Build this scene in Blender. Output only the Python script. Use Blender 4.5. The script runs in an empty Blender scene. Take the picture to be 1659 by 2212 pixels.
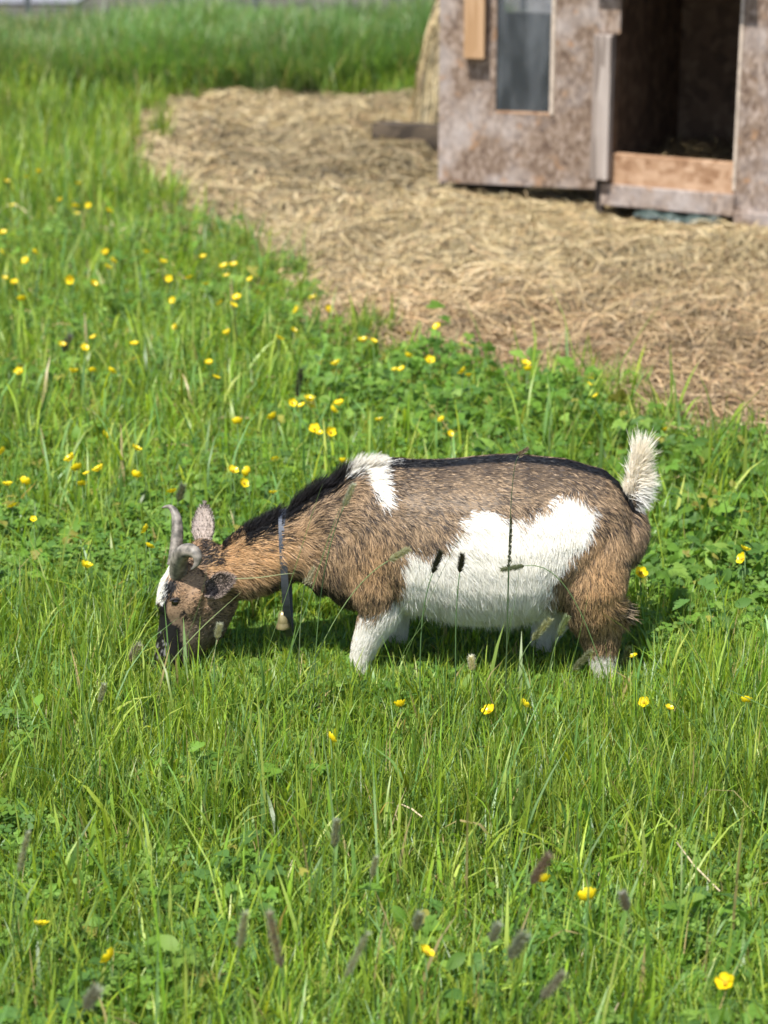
import bpy, math, random
import numpy as np
from mathutils import Vector, Matrix

# ------------------------------------------------------------------ camera, world, sun
sc = bpy.context.scene
PITCH = math.radians(19.0); CH = 1.5
cam_d = bpy.data.cameras.new('camera'); cam = bpy.data.objects.new('camera', cam_d)
sc.collection.objects.link(cam); sc.camera = cam
cam.location = (0, 0, CH); cam.rotation_euler = (math.radians(90) - PITCH, 0, 0)
cam_d.sensor_fit = 'VERTICAL'; cam_d.sensor_height = 36.0
cam_d.lens = 18.0 * 4928 / 1106
cam_d.clip_end = 500; cam_d.clip_start = 0.05
cam_d.dof.use_dof = True; cam_d.dof.focus_distance = 3.45; cam_d.dof.aperture_fstop = 5.2
world = bpy.data.worlds.new('World'); sc.world = world; world.use_nodes = True
SUN_TO = Vector((-0.30, -0.46, 1.0)).normalized()
SUN_EL = math.asin(SUN_TO.z); SUN_AZ = math.atan2(SUN_TO.x, SUN_TO.y)
wn = world.node_tree; bg = wn.nodes['Background']
sky = wn.nodes.new('ShaderNodeTexSky'); sky.sky_type = 'NISHITA'; sky.sun_disc = False
sky.sun_elevation = SUN_EL; sky.sun_rotation = SUN_AZ
wn.links.new(sky.outputs[0], bg.inputs[0]); bg.inputs[1].default_value = 0.12
sun_d = bpy.data.lights.new('sun', 'SUN'); sun_d.energy = 5.0; sun_d.angle = math.radians(0.53)
sun_d.color = (1.0, 0.965, 0.90)
sun = bpy.data.objects.new('sun', sun_d); sc.collection.objects.link(sun)
sun.rotation_euler = (-SUN_TO).to_track_quat('-Z', 'Y').to_euler(); sun.location = (-2, -3, 6)
sc.view_settings.view_transform = 'Standard'; sc.view_settings.look = 'None'
sc.view_settings.gamma = 1.0; sc.view_settings.use_curve_mapping = False
sc.view_settings.exposure = 0.66
sc.cycles.max_bounces = 8; sc.cycles.transparent_max_bounces = 8
sc.cycles.use_denoising = True

rng = np.random.default_rng(7); random.seed(7)
C = sc.collection
# ------------------------------------------------------------------ tracing helpers (a photo point -> a place in the field)
F = 4928.0; cp, sp = math.cos(PITCH), math.sin(PITCH)
def ray(px, py):
    a = (px - 829.5) / F; b = (1106 - py) / F
    return a, b * sp + cp, b * cp - sp
def G(px, py, h=0.0):
    x, y, z = ray(px, py); t = (h - CH) / z; return x * t, y * t
def PY(px, py, Y):
    x, y, z = ray(px, py); t = Y / y; return x * t, CH + z * t
def proj(X, Y, Z):
    d = Y * cp + (CH - Z) * sp
    return 829.5 + F * X / d, 1106 - F * (Y * sp + (Z - CH) * cp) / d

def _hash(ix, iy, s):
    n = (ix * 374761393 + iy * 668265263 + s * 974634777) & 0xffffffff
    n = ((n ^ (n >> 13)) * 1274126177) & 0xffffffff
    return ((n ^ (n >> 16)) & 0xffff) / 65535.0
def noise(x, y, s=0):
    x = np.asarray(x, float); y = np.asarray(y, float)
    ix = np.floor(x).astype(np.int64); iy = np.floor(y).astype(np.int64)
    fx = x - ix; fy = y - iy; fx = fx * fx * (3 - 2 * fx); fy = fy * fy * (3 - 2 * fy)
    a = _hash(ix, iy, s); b = _hash(ix + 1, iy, s); c = _hash(ix, iy + 1, s); d = _hash(ix + 1, iy + 1, s)
    return (a * (1 - fx) + b * fx) * (1 - fy) + (c * (1 - fx) + d * fx) * fy
def fbm(x, y, s=0):
    return (noise(x, y, s) * 0.55 + noise(x * 2.1, y * 2.1, s + 1) * 0.28 + noise(x * 4.3, y * 4.3, s + 2) * 0.17)
def inpoly(x, y, poly):
    x = np.asarray(x); y = np.asarray(y); r = np.zeros(x.shape, bool); n = len(poly)
    for i in range(n):
        x1, y1 = poly[i]; x2, y2 = poly[(i + 1) % n]
        c = ((y1 > y) != (y2 > y)) & (x < (x2 - x1) * (y - y1) / ((y2 - y1) if y2 != y1 else 1e-9) + x1)
        r ^= c
    return r

# ------------------------------------------------------------------ object helpers
def tag(o, label=None, cat=None, group=None, kind=None):
    if label: o['label'] = label
    if cat: o['category'] = cat
    if group: o['group'] = group
    if kind: o['kind'] = kind
    return o
def empty(name, loc, rz=0):
    o = bpy.data.objects.new(name, None); o.empty_display_size = 0.05
    o.location = loc; o.rotation_euler = (0, 0, rz); C.objects.link(o); return o
def mesh_np(name, V, Fc, mat, parent=None, col=None, smooth=True, tris=False):
    me = bpy.data.meshes.new(name); k = Fc.shape[1]
    me.vertices.add(len(V)); me.vertices.foreach_set('co', np.ascontiguousarray(V, np.float32).ravel())
    me.loops.add(Fc.size); me.loops.foreach_set('vertex_index', np.ascontiguousarray(Fc, np.int32).ravel())
    me.polygons.add(len(Fc)); me.polygons.foreach_set('loop_start', np.arange(0, Fc.size, k, dtype=np.int32))
    me.polygons.foreach_set('use_smooth', np.full(len(Fc), smooth))
    me.update(calc_edges=True)
    if col is not None:
        at = me.color_attributes.new('col', 'FLOAT_COLOR', 'POINT')
        c4 = np.ones((len(V), 4), np.float32); c4[:, :3] = col
        at.data.foreach_set('color', c4.ravel())
    me.materials.append(mat)
    o = bpy.data.objects.new(name, me); C.objects.link(o)
    if parent: o.parent = parent
    return o
def mesh_py(name, V, Fc, mat, parent=None, smooth=False):
    me = bpy.data.meshes.new(name); me.from_pydata([tuple(v) for v in V], [], Fc); me.update()
    me.polygons.foreach_set('use_smooth', [smooth] * len(me.polygons))
    for m in (mat if isinstance(mat, (list, tuple)) else [mat]): me.materials.append(m)
    o = bpy.data.objects.new(name, me); C.objects.link(o)
    if parent: o.parent = parent
    return o
def tube(path, radii, seg=10, cap=True, squash=None):
    P = [Vector(p) for p in path]; V = []; Fc = []; n = len(P); up = None
    for i, p in enumerate(P):
        t = (P[min(i + 1, n - 1)] - P[max(i - 1, 0)]).normalized()
        if up is None: up = t.orthogonal().normalized()
        up = (up - t * up.dot(t)).normalized(); sd = t.cross(up)
        for k in range(seg):
            a = 2 * math.pi * k / seg
            V.append(p + up * math.cos(a) * radii[i] + sd * math.sin(a) * radii[i] * (squash or 1))
    for i in range(n - 1):
        for k in range(seg):
            a = i * seg + k; b = i * seg + (k + 1) % seg
            Fc.append((a, b, b + seg, a + seg))
    if cap:
        Fc.append(tuple(range(seg))[::-1]); Fc.append(tuple((n - 1) * seg + k for k in range(seg)))
    return V, Fc

# ------------------------------------------------------------------ materials
def newmat(name):
    m = bpy.data.materials.new(name); m.use_nodes = True; nt = m.node_tree
    return m, nt, nt.nodes['Principled BSDF'], nt.nodes['Material Output']
def leafmat(name, trans=0.35, rough=0.5, spec=0.35, boost=1.5):
    m, nt, b, out = newmat(name); N = nt.nodes.new; L = nt.links.new
    at = N('ShaderNodeAttribute'); at.attribute_name = 'col'
    L(at.outputs['Color'], b.inputs['Base Color']); b.inputs['Roughness'].default_value = rough
    b.inputs['Specular IOR Level'].default_value = spec
    tr = N('ShaderNodeBsdfTranslucent'); mx = N('ShaderNodeVectorMath'); mx.operation = 'MULTIPLY'
    mx.inputs[1].default_value = (boost * 1.15, boost, boost * 0.5)
    L(at.outputs['Color'], mx.inputs[0]); L(mx.outputs[0], tr.inputs['Color'])
    ms = N('ShaderNodeMixShader'); ms.inputs[0].default_value = trans
    L(b.outputs[0], ms.inputs[1]); L(tr.outputs[0], ms.inputs[2]); L(ms.outputs[0], out.inputs[0])
    return m
def flatmat(name, rgb, rough=0.6, spec=0.4, metal=0.0, nscale=None, namp=0.3, bump=0.0, bscale=60):
    m, nt, b, out = newmat(name); N = nt.nodes.new; L = nt.links.new
    b.inputs['Base Color'].default_value = (*rgb, 1); b.inputs['Roughness'].default_value = rough
    b.inputs['Specular IOR Level'].default_value = spec; b.inputs['Metallic'].default_value = metal
    if nscale:
        tc = N('ShaderNodeTexCoord'); nz = N('ShaderNodeTexNoise'); nz.inputs['Scale'].default_value = nscale
        nz.inputs['Detail'].default_value = 5
        L(tc.outputs['Object'], nz.inputs['Vector'])
        cr = N('ShaderNodeValToRGB'); cr.color_ramp.elements[0].position = 0.3; cr.color_ramp.elements[1].position = 0.7
        cr.color_ramp.elements[0].color = (*[c * (1 - namp) for c in rgb], 1)
        cr.color_ramp.elements[1].color = (*[min(1, c * (1 + namp)) for c in rgb], 1)
        L(nz.outputs[0], cr.inputs[0]); L(cr.outputs[0], b.inputs['Base Color'])
    if bump:
        tc = N('ShaderNodeTexCoord'); nz = N('ShaderNodeTexNoise'); nz.inputs['Scale'].default_value = bscale
        bp = N('ShaderNodeBump'); bp.inputs['Strength'].default_value = bump; bp.inputs['Distance'].default_value = 0.01
        L(tc.outputs['Object'], nz.inputs['Vector']); L(nz.outputs[0], bp.inputs['Height']); L(bp.outputs[0], b.inputs['Normal'])
    return m
M_grass = leafmat('grass_blade', 0.38, 0.42, 0.45, 1.8)
M_leaf = leafmat('broad_leaf', 0.36, 0.55, 0.25, 1.8)
M_straw = leafmat('straw', 0.12, 0.55, 0.3, 1.0)
M_head = leafmat('seed_head', 0.45, 0.7, 0.2, 1.4)
M_fur = leafmat('fur', 0.22, 0.5, 0.3, 1.0)
def woodmat(name, stops, scale, stretch, spec=0.25, patch=None, stain=None):
    """weathered board: stretched flakes and stains"""
    m, nt, b, out = newmat(name); N = nt.nodes.new; L = nt.links.new
    tc = N('ShaderNodeTexCoord'); mp = N('ShaderNodeMapping'); mp.inputs['Scale'].default_value = stretch
    L(tc.outputs['Object'], mp.inputs['Vector'])
    vo = N('ShaderNodeTexVoronoi'); vo.inputs['Scale'].default_value = scale; L(mp.outputs[0], vo.inputs['Vector'])
    nz = N('ShaderNodeTexNoise'); nz.inputs['Scale'].default_value = scale * 0.35; nz.inputs['Detail'].default_value = 6
    L(mp.outputs[0], nz.inputs['Vector'])
    sep = N('ShaderNodeSeparateColor'); L(vo.outputs['Color'], sep.inputs[0])
    mth = N('ShaderNodeMath'); mth.operation = 'MULTIPLY_ADD'; mth.inputs[1].default_value = 0.45
    L(sep.outputs[0], mth.inputs[0])
    m2 = N('ShaderNodeMath'); m2.operation = 'MULTIPLY'; m2.inputs[1].default_value = 0.6; L(nz.outputs[0], m2.inputs[0])
    L(m2.outputs[0], mth.inputs[2])
    cr = N('ShaderNodeValToRGB'); el = cr.color_ramp.elements
    while len(el) < len(stops): el.new(0.5)
    for e, (p, c) in zip(el, stops): e.position = p; e.color = (*c, 1)
    L(mth.outputs[0], cr.inputs[0]); last = cr.outputs[0]
    for patch in [q for q in (stain, patch) if q]:
        n2 = N('ShaderNodeTexNoise'); n2.inputs['Scale'].default_value = patch[0]; n2.inputs['Detail'].default_value = 4
        L(tc.outputs['Object'], n2.inputs['Vector'])
        c2 = N('ShaderNodeValToRGB'); c2.color_ramp.elements[0].position = patch[2]; c2.color_ramp.elements[1].position = patch[3]
        c2.color_ramp.elements[1].color = (.75, .75, .75, 1)
        L(n2.outputs[0], c2.inputs[0]); mix = N('ShaderNodeMix'); mix.data_type = 'RGBA'
        mix.inputs[7].default_value = (*patch[1], 1); L(c2.outputs[0], mix.inputs[0]); L(last, mix.inputs[6]); last = mix.outputs[2]
    L(last, b.inputs['Base Color']); b.inputs['Roughness'].default_value = 0.75; b.inputs['Specular IOR Level'].default_value = spec
    bp = N('ShaderNodeBump'); bp.inputs['Strength'].default_value = 0.4; bp.inputs['Distance'].default_value = 0.004
    L(mth.outputs[0], bp.inputs['Height']); L(bp.outputs[0], b.inputs['Normal'])
    return m
M_osb = woodmat('weathered_chipboard', [(0.15, (0.07, 0.045, 0.033)), (0.36, (0.15, 0.102, 0.074)), (0.6, (0.24, 0.175, 0.13)), (0.85, (0.38, 0.30, 0.25))], 105, (1.0, 1.0, 0.55), patch=(24, (0.36, 0.20, 0.10), 0.60, 0.74), stain=(5.5, (.50, .45, .43), .50, .72))
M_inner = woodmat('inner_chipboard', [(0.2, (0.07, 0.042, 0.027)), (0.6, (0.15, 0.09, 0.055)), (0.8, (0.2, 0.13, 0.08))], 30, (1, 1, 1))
M_sill = woodmat('tan_chipboard', [(0.15, (0.2, 0.10, 0.05)), (0.5, (0.36, 0.22, 0.13)), (0.8, (0.47, 0.31, 0.2))], 40, (1, 1, 1.4))
M_greywood = woodmat('grey_timber', [(0.15, (0.13, 0.10, 0.08)), (0.5, (0.27, 0.22, 0.19)), (0.8, (0.42, 0.36, 0.32))], 30, (2, 2, 0.25))
M_newwood = woodmat('fresh_timber', [(0.15, (0.33, 0.19, 0.09)), (0.5, (0.38, 0.23, 0.12)), (0.8, (0.48, 0.31, 0.18))], 30, (2, 2, 0.2))
M_edge = flatmat('cut_edge', (0.5, 0.41, 0.33), 0.7, nscale=40)
M_dark = flatmat('gap_shade_timber', (0.06, 0.045, 0.035), 0.8, nscale=20)
M_post = flatmat('pale_post', (0.42, 0.43, 0.43), 0.6, nscale=20)
M_wire = flatmat('galvanised_wire', (0.5, 0.5, 0.5), 0.4, metal=0.6, nscale=40)

# ------------------------------------------------------------------ ground
# straw patch outline on the ground, traced
SP = [G(*q, 0.05) for q in [(262, 236), (296, 300), (352, 420), (495, 505), (625, 600), (775, 690), (860, 742), (985, 768), (1110, 800), (1300, 850), (1450, 880), (1659, 915)]]
SP += [(1.6, 4.6), (2.6, 4.5), (3.6, 6), (3.6, 10.6), (1.2, 10.4)] + [G(900, 222, 0.0), G(640, 212, 0.0), G(430, 222, 0.0)]
def straw_mask(x, y):
    jx = (noise(x * 5, y * 5, 31) - .5) * .30 + (noise(x * 17, y * 17, 32) - .5) * .18
    jy = (noise(x * 5, y * 5, 33) - .5) * .36 + (noise(x * 17, y * 17, 34) - .5) * .24
    return inpoly(x + jx, y + jy, SP)
def gh(x, y):
    base = (fbm(x * 1.3, y * 1.3, 5) - .5) * 0.03
    s = np.clip((np.asarray(y) - 4.8) / 0.8, 0, 1) * np.clip(1 - (np.abs(np.asarray(x) - 1.2) - 1.9) / .5, 0, 1)
    mound = (fbm(np.asarray(x) * 3.2, np.asarray(y) * 2.4, 9) - .48) * 0.08 + (fbm(np.asarray(x) * 9, np.asarray(y) * 7, 12) - .5) * 0.06
    hutflat = np.clip(1.2 - np.hypot(np.asarray(x) - 1.1, (np.asarray(y) - 8.0)) / 1.0, 0, 1)
    return base * (1 - s) + mound * s * (1 - hutflat) - .03 * np.clip(hutflat * 2.5, 0, 1)
xs = np.concatenate([np.linspace(-80, -5, 14), np.linspace(-4.5, 5, 260), np.linspace(5.5, 80, 14)])
ys = np.concatenate([np.linspace(-20, 1, 6), np.linspace(1.3, 15, 400), np.linspace(15.5, 150, 16)])
GX, GY = np.meshgrid(xs, ys); GZ = gh(GX, GY)
far = (np.abs(GX) > 6) | (GY > 16) | (GY < 1); GZ[far] = 0
V = np.stack([GX.ravel(), GY.ravel(), GZ.ravel()], 1)
nx, ny = len(xs), len(ys); I = np.arange(nx * ny).reshape(ny, nx)
Fq = np.stack([I[:-1, :-1].ravel(), I[:-1, 1:].ravel(), I[1:, 1:].ravel(), I[1:, :-1].ravel()], 1)
sm = straw_mask(GX, GY).ravel(); nn = fbm(GX.ravel() * 8, GY.ravel() * 8, 3)[:, None]
gc = np.where(sm[:, None], np.array([.22, .16, .085]) * (0.5 + nn), np.array([.026, .026, .012]) * (0.6 + nn * .9))
yard = ((GY.ravel() > 12.3) | ((GX.ravel() > .6) & (GY.ravel() > 9.3)))[:, None] & (nn > -1)
gc = np.where(yard, np.where(GX.ravel()[:, None] > .6, np.array([.34, .31, .28]), np.array([.10, .095, .075])) * (.6 + .7 * nn), gc)
M_ground = leafmat('earth', 0.0, 0.9, 0.1)
tag(mesh_np('ground', V, Fq, M_ground, col=gc), kind='structure')

# ------------------------------------------------------------------ blades
def blades(R, h, w, az, lean, curve, col, segs=4, z0=None, tipcol=None):
    """R (n,3) roots; az lean azimuth; lean first slope, curve extra bend; returns V,F,col"""
    n = len(R); t = np.linspace(0, 1, segs + 1)
    d = np.stack([np.cos(az), np.sin(az)], 1)
    ang = lean[:, None] + curve[:, None] * t[None, :] ** 1.3
    seg = h[:, None] / segs
    dz = np.cos(ang) * seg; dh = np.sin(ang) * seg
    z = np.concatenate([np.zeros((n, 1)), np.cumsum(dz[:, :-1], 1)], 1); r = np.concatenate([np.zeros((n, 1)), np.cumsum(dh[:, :-1], 1)], 1)
    P = np.empty((n, segs + 1, 3)); P[:, :, 0] = R[:, 0:1] + r * d[:, 0:1]; P[:, :, 1] = R[:, 1:2] + r * d[:, 1:2]; P[:, :, 2] = R[:, 2:3] + z
    wa = az + rng.uniform(0.9, 2.2, n)
    wd = np.stack([np.cos(wa), np.sin(wa), rng.uniform(-.2, .2, n)], 1)
    prof = np.array([0.75, 1.0, .9, .62, .06]) if segs == 4 else np.interp(t, [0, .3, .6, 1], [.8, 1, .85, .06])
    off = wd[:, None, :] * (w[:, None] * 0.5)[:, :, None] * prof[None, :, None]
    Vv = np.stack([P - off, P + off], 2).reshape(-1, 3)
    b = (np.arange(n) * (segs + 1) * 2)[:, None] + (np.arange(segs) * 2)[None, :]
    Fc = np.stack([b, b + 1, b + 3, b + 2], -1).reshape(-1, 4)
    cc = np.repeat(col, (segs + 1) * 2, 0)
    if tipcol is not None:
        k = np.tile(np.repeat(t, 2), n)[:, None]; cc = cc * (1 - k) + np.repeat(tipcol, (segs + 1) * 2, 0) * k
    return Vv, Fc, cc
def join(parts):
    Vs, Fs, Cs = [], [], []; o = 0
    for v, f, c in parts:
        Vs.append(v); Fs.append(f + o); Cs.append(c); o += len(v)
    return np.concatenate(Vs), np.concatenate(Fs), np.concatenate(Cs)
def scatter(n, x0, x1, y0, y1):
    return rng.uniform(x0, x1, n), rng.uniform(y0, y1, n)
def trap(n, y0, y1, pad=0.45, k=0.19):
    """points over the strip the camera looks along, with room to either side"""
    y = rng.uniform(y0, y1, n); return rng.uniform(-1, 1, n) * (y * k + pad), y
GREENS = np.array([[.128, .228, .022], [.172, .280, .028], [.080, .160, .024], [.270, .360, .075], [.120, .232, .072], [.190, .275, .024]])
def greens(n, amt=.38):
    c = GREENS[rng.integers(0, len(GREENS), n)]; return c * rng.uniform(1 - amt, 1 + amt, (n, 1)) * rng.uniform(.92, 1.08, (n, 3))
GOATX, GOATY = PY(860, 1480, 3.55)[0], 3.55
def goat_near(x, y):
    return (x > -0.42) & (x < 0.44) & (np.abs(y - GOATY) < 0.17)
def leafy(x, y):   # where the broad leaved plants take over from grass
    c = PATCH; return inpoly(x + (noise(x * 6, y * 6, 41) - .5) * .3, y + (noise(x * 6, y * 6, 42) - .5) * .3, c)
PATCH = [G(*q, .08) for q in [(760, 760), (960, 720), (1150, 790), (1450, 880), (1659, 960), (1900, 1000), (1900, 1380), (1659, 1400), (1420, 1330), (1380, 1000), (900, 985), (800, 900)]]

def grass_layer(n, y0, y1, h0, h1, w0, w1, keep=1.0, spread=1.0, pad=.45):
    x, y = trap(n, y0, y1, pad)
    m = ~straw_mask(x, y)
    lf = leafy(x, y); m &= ~(lf & (rng.random(n) > .8))
    dens = fbm(x * 4, y * 4, 21); m &= rng.random(n) < (0.45 + dens * 1.1) * keep
    x, y = x[m], y[m]; k = len(x)
    hn = noise(x * 2.5, y * 2.5, 22) * .6 + noise(x * 9, y * 9, 23) * .4
    h = rng.uniform(h0, h1, k) * (0.65 + 0.75 * hn)
    gn = goat_near(x, y); h = np.where(gn, np.minimum(h, rng.uniform(.015, .055, k)), h)
    fr_ = (y > 3.05) & (y <= 3.40) & (x > -.45) & (x < .5) & (rng.random(k) < np.where(x < -.2, .55, .66)); h = np.where(fr_, np.minimum(h, rng.uniform(.035, .10, k)), h)
    w = rng.uniform(w0, w1, k)
    az = rng.uniform(0, 2 * np.pi, k) ; lean = np.abs(rng.normal(0, .28, k)) * spread; cur = np.abs(rng.normal(.35, .5, k)) * spread
    c = greens(k); tint = fbm(x * 1.7, y * 1.7, 24)[:, None]
    c = c * (0.8 + .45 * tint) * np.array([1, 1, 1])
    dry = rng.random(k) < .025; c[dry] = np.array([.34, .29, .14]) * rng.uniform(.6, 1.1, (dry.sum(), 1))
    R = np.stack([x, y, gh(x, y)], 1)
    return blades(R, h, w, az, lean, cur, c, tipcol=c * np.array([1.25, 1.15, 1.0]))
parts = [grass_layer(80000, 2.15, 4.0, .035, .09, .0012, .0034, spread=1.7),
         grass_layer(18000, 2.15, 4.0, .06, .13, .0014, .0034, spread=1.0),
         grass_layer(6500, 2.15, 4.0, .06, .14, .004, .0078, spread=1.5),
         grass_layer(700, 2.15, 4.0, .16, .28, .0018, .004, spread=1.7),
         grass_layer(30000, 2.9, 3.75, .05, .13, .0012, .003, spread=1.1),
         grass_layer(110000, 4.0, 7.4, .035, .09, .0018, .004, spread=1.7),
         grass_layer(26000, 4.0, 7.4, .06, .13, .002, .004, spread=1.0),
         grass_layer(7500, 4.0, 7.6, .08, .17, .005, .009, spread=1.5),
         grass_layer(500, 4.0, 7.6, .18, .30, .0024, .005, spread=1.6),
         grass_layer(60000, 7.3, 10.2, .05, .13, .003, .006, spread=1.2, pad=.8),
         grass_layer(20000, 7.3, 10.2, .1, .2, .0035, .007, pad=.8)]
V, Fq, cc = join(parts)
tag(mesh_np('grass', V, Fq, M_grass, col=cc), 'short bright green meadow grass the goat is grazing', 'grass', kind='stuff')

# tall dense grass bank behind the straw
x, y = rng.uniform(-3.6, .62, 52000), rng.uniform(9.35, 11.4, 52000)
edge = 9.72 + (noise(x * 2.2, x * 0, 51) - .5) * .35
m = (y > edge) & ((x > -0.95 + (noise(y * 2, x, 52) - .5) * .6) | (rng.random(len(x)) < .85)); x, y = x[m], y[m]; k = len(x)
left = np.clip((-1.0 - x) / .5, 0, 1)
clump = noise(x * 3.4, y * 3.4, 53)
h = rng.uniform(.19, .30, k) * (.72 + .5 * clump) * (1 - .02 * left)
c = np.array([.115, .215, .055]) * rng.uniform(.65, 1.3, (k, 1)) * (.75 + .5 * noise(x * 2, y * 2, 54))[:, None]
c = np.where(rng.random((k, 1)) < .14, np.array([.19, .26, .12]), c)
c = np.where(rng.random((k, 1)) < .10 + .15 * left[:, None], np.array([.27, .27, .13]), c)
az = np.where(y < edge[m] + .35, rng.normal(-1.57, .8, k), rng.uniform(0, 6.28, k))
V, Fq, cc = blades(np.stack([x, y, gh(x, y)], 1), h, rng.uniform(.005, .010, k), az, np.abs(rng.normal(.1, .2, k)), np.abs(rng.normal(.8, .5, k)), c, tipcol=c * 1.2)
tag(mesh_np('tall_grass', V, Fq, M_grass, col=cc), 'tall dense green grass bank between the straw and the far fence', 'tall grass', kind='stuff')

# ------------------------------------------------------------------ leaves
def leaf_tpl(kind):
    if kind == 'clover':
        V = []; Fc = []
        for k in range(3):
            a = k * 2.0944; o = len(V); pts = [(0, 0, 0)]
            for u, v in [(.25, -.22), (.6, -.42), (.92, -.30), (.9, 0), (.92, .30), (.6, .42), (.25, .22)]:
                pts.append((u, v, .12 * abs(v) * 2 - .05 * u))
            for u, v, w in pts: V.append((u * math.cos(a) - v * math.sin(a), u * math.sin(a) + v * math.cos(a), w))
            for i in range(1, 7): Fc.append((o, o + i, o + i + 1))
        return np.array(V), np.array(Fc)
    if kind == 'palm':     # three toothed lobes, as on creeping buttercup
        V = [(0, 0, 0)]; Fc = []
        for a0, L in [(-1.15, .85), (0, 1.0), (1.15, .85)]:
            prof = [(.28, .42), (.42, .55), (.72, .48), (.66, .30), (.92, .26), (.86, .12), (1.05, 0)]
            pts = [(r, -w) for r, w in prof] + [(r, w) for r, w in prof[-2::-1]]
            o = len(V); V.append((.25 * L * math.cos(a0), .25 * L * math.sin(a0), .02))
            for r, w in pts:
                u, v = r * L, w * L * .62
                V.append((u * math.cos(a0) - v * math.sin(a0), u * math.sin(a0) + v * math.cos(a0), abs(w) * .22 - r * r * .16))
            for i in range(1, len(pts)): Fc.append((o, o + i, o + i + 1))
            Fc.append((0, o + 1, o)); Fc.append((0, o, o + len(pts)))
        return np.array(V), np.array(Fc)
    if kind == 'oval':
        V = []; Fc = []; n = 7
        for i in range(n):
            t = i / (n - 1); w = .30 * math.sin(math.pi * min(1, t * .93 + .05)) ** .8
            V += [(t, -w, .10 * w * 2 - .35 * t * t), (t, 0, -.35 * t * t), (t, w, .10 * w * 2 - .35 * t * t)]
        for i in range(n - 1):
            o = i * 3
            for a, b in ((0, 1), (1, 2)): Fc += [(o + a, o + b, o + b + 3), (o + a, o + b + 3, o + a + 3)]
        return np.array(V), np.array(Fc)
def inst(tpl, P, size, yaw, tilt, tdir, col, stalk=True):
    TV, TF = tpl; n = len(P); m = len(TV)
    cy, sy = np.cos(yaw), np.sin(yaw)
    X = TV[None, :, 0] * cy[:, None] - TV[None, :, 1] * sy[:, None]
    Y = TV[None, :, 0] * sy[:, None] + TV[None, :, 1] * cy[:, None]
    Z = np.repeat(TV[None, :, 2], n, 0)
    ax = np.stack([-np.sin(tdir), np.cos(tdir), np.zeros(n)], 1)       # rotate about a level axis
    v = np.stack([X, Y, Z], 2); ct, st = np.cos(tilt)[:, None, None], np.sin(tilt)[:, None, None]
    k = ax[:, None, :]; dot = (v * k).sum(2, keepdims=True)
    v = v * ct + np.cross(np.broadcast_to(k, v.shape), v) * st + k * dot * (1 - ct)
    Vv = (P[:, None, :] + v * size[:, None, None]).reshape(-1, 3)
    Fc = (TF[None] + (np.arange(n) * m)[:, None, None]).reshape(-1, 3)
    return Vv, Fc, np.repeat(col, m, 0)
def leaf_layer(kind, n, y0, y1, z0, z1, s0, s1, cond, cols, tilt=.5, pad=.45):
    x, y = trap(n, y0, y1, pad); m = ~straw_mask(x, y) & cond(x, y); x, y = x[m], y[m]; k = len(x)
    zz = rng.uniform(z0, z1, k) * (.5 + 1.0 * noise(x * 7, y * 7, 61)); zz = np.where(goat_near(x, y), np.minimum(zz, .018), zz)
    zz = np.where((y > 3.1) & (y < 3.45) & (x > -.5) & (x < .5), np.minimum(zz, .018 + .045 * rng.random(k) * noise(x * 14, y * 14, 62)), zz)
    P = np.stack([x, y, gh(x, y) + zz], 1)
    c = np.array(cols)[rng.integers(0, len(cols), k)] * rng.uniform(.75, 1.25, (k, 1))
    td = rng.normal(-1.57, 1.3, k)
    return inst(leaf_tpl(kind), P, rng.uniform(s0, s1, k), rng.uniform(0, 6.28, k), np.abs(rng.normal(tilt * .6, tilt * .5, k)), td, c)
CL = [(.105, .205, .028), (.13, .24, .032), (.085, .175, .036), (.18, .29, .06)]
BL = [(.10, .20, .026), (.125, .235, .03), (.08, .165, .032), (.18, .29, .05), (.11, .21, .03), (.13, .24, .03), (.09, .18, .04)] * 3 + [(.26, .25, .05)]
cl = lambda x, y: (noise(x * 3.1, y * 3.1, 71) + .35 * (rng.random(len(x)) - .5) > .40) & ~((y > 3.1) & (y < 3.75) & (np.abs(x) < .6) & (rng.random(len(x)) < .5))
L1 = join([leaf_layer('clover', 40000, 2.15, 4.4, .02, .065, .008, .015, cl, CL),
           leaf_layer('clover', 30000, 4.4, 7.4, .02, .07, .009, .016, cl, CL)])
tag(mesh_np('clover', L1[0], L1[1], M_leaf, col=L1[2]), 'low clover leaves growing thickly between the grass blades', 'clover', kind='stuff')
sp1 = lambda x, y: noise(x * 4.5, y * 4.5, 75) > .50
L2 = join([leaf_layer('palm', 4200, 2.15, 4.6, .03, .08, .012, .028, sp1, BL),
           leaf_layer('palm', 1500, 4.6, 7.0, .04, .09, .018, .034, sp1, BL),
           leaf_layer('palm', 24000, 3.2, 6.6, .02, .095, .010, .026, leafy, BL, tilt=1.0),
           leaf_layer('palm', 900, 3.6, 6.2, .06, .13, .022, .038, leafy, BL, tilt=.9),
           leaf_layer('oval', 8000, 3.4, 6.6, .03, .10, .014, .034, leafy, BL, tilt=1.2),
           leaf_layer('oval', 2600, 2.15, 7.0, .03, .09, .02, .04, sp1, BL, tilt=.8)])
tag(mesh_np('leafy_weeds', L2[0], L2[1], M_leaf, col=L2[2]), 'broad toothed buttercup foliage massed behind the goat and right of it', 'weeds', kind='stuff')
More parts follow.
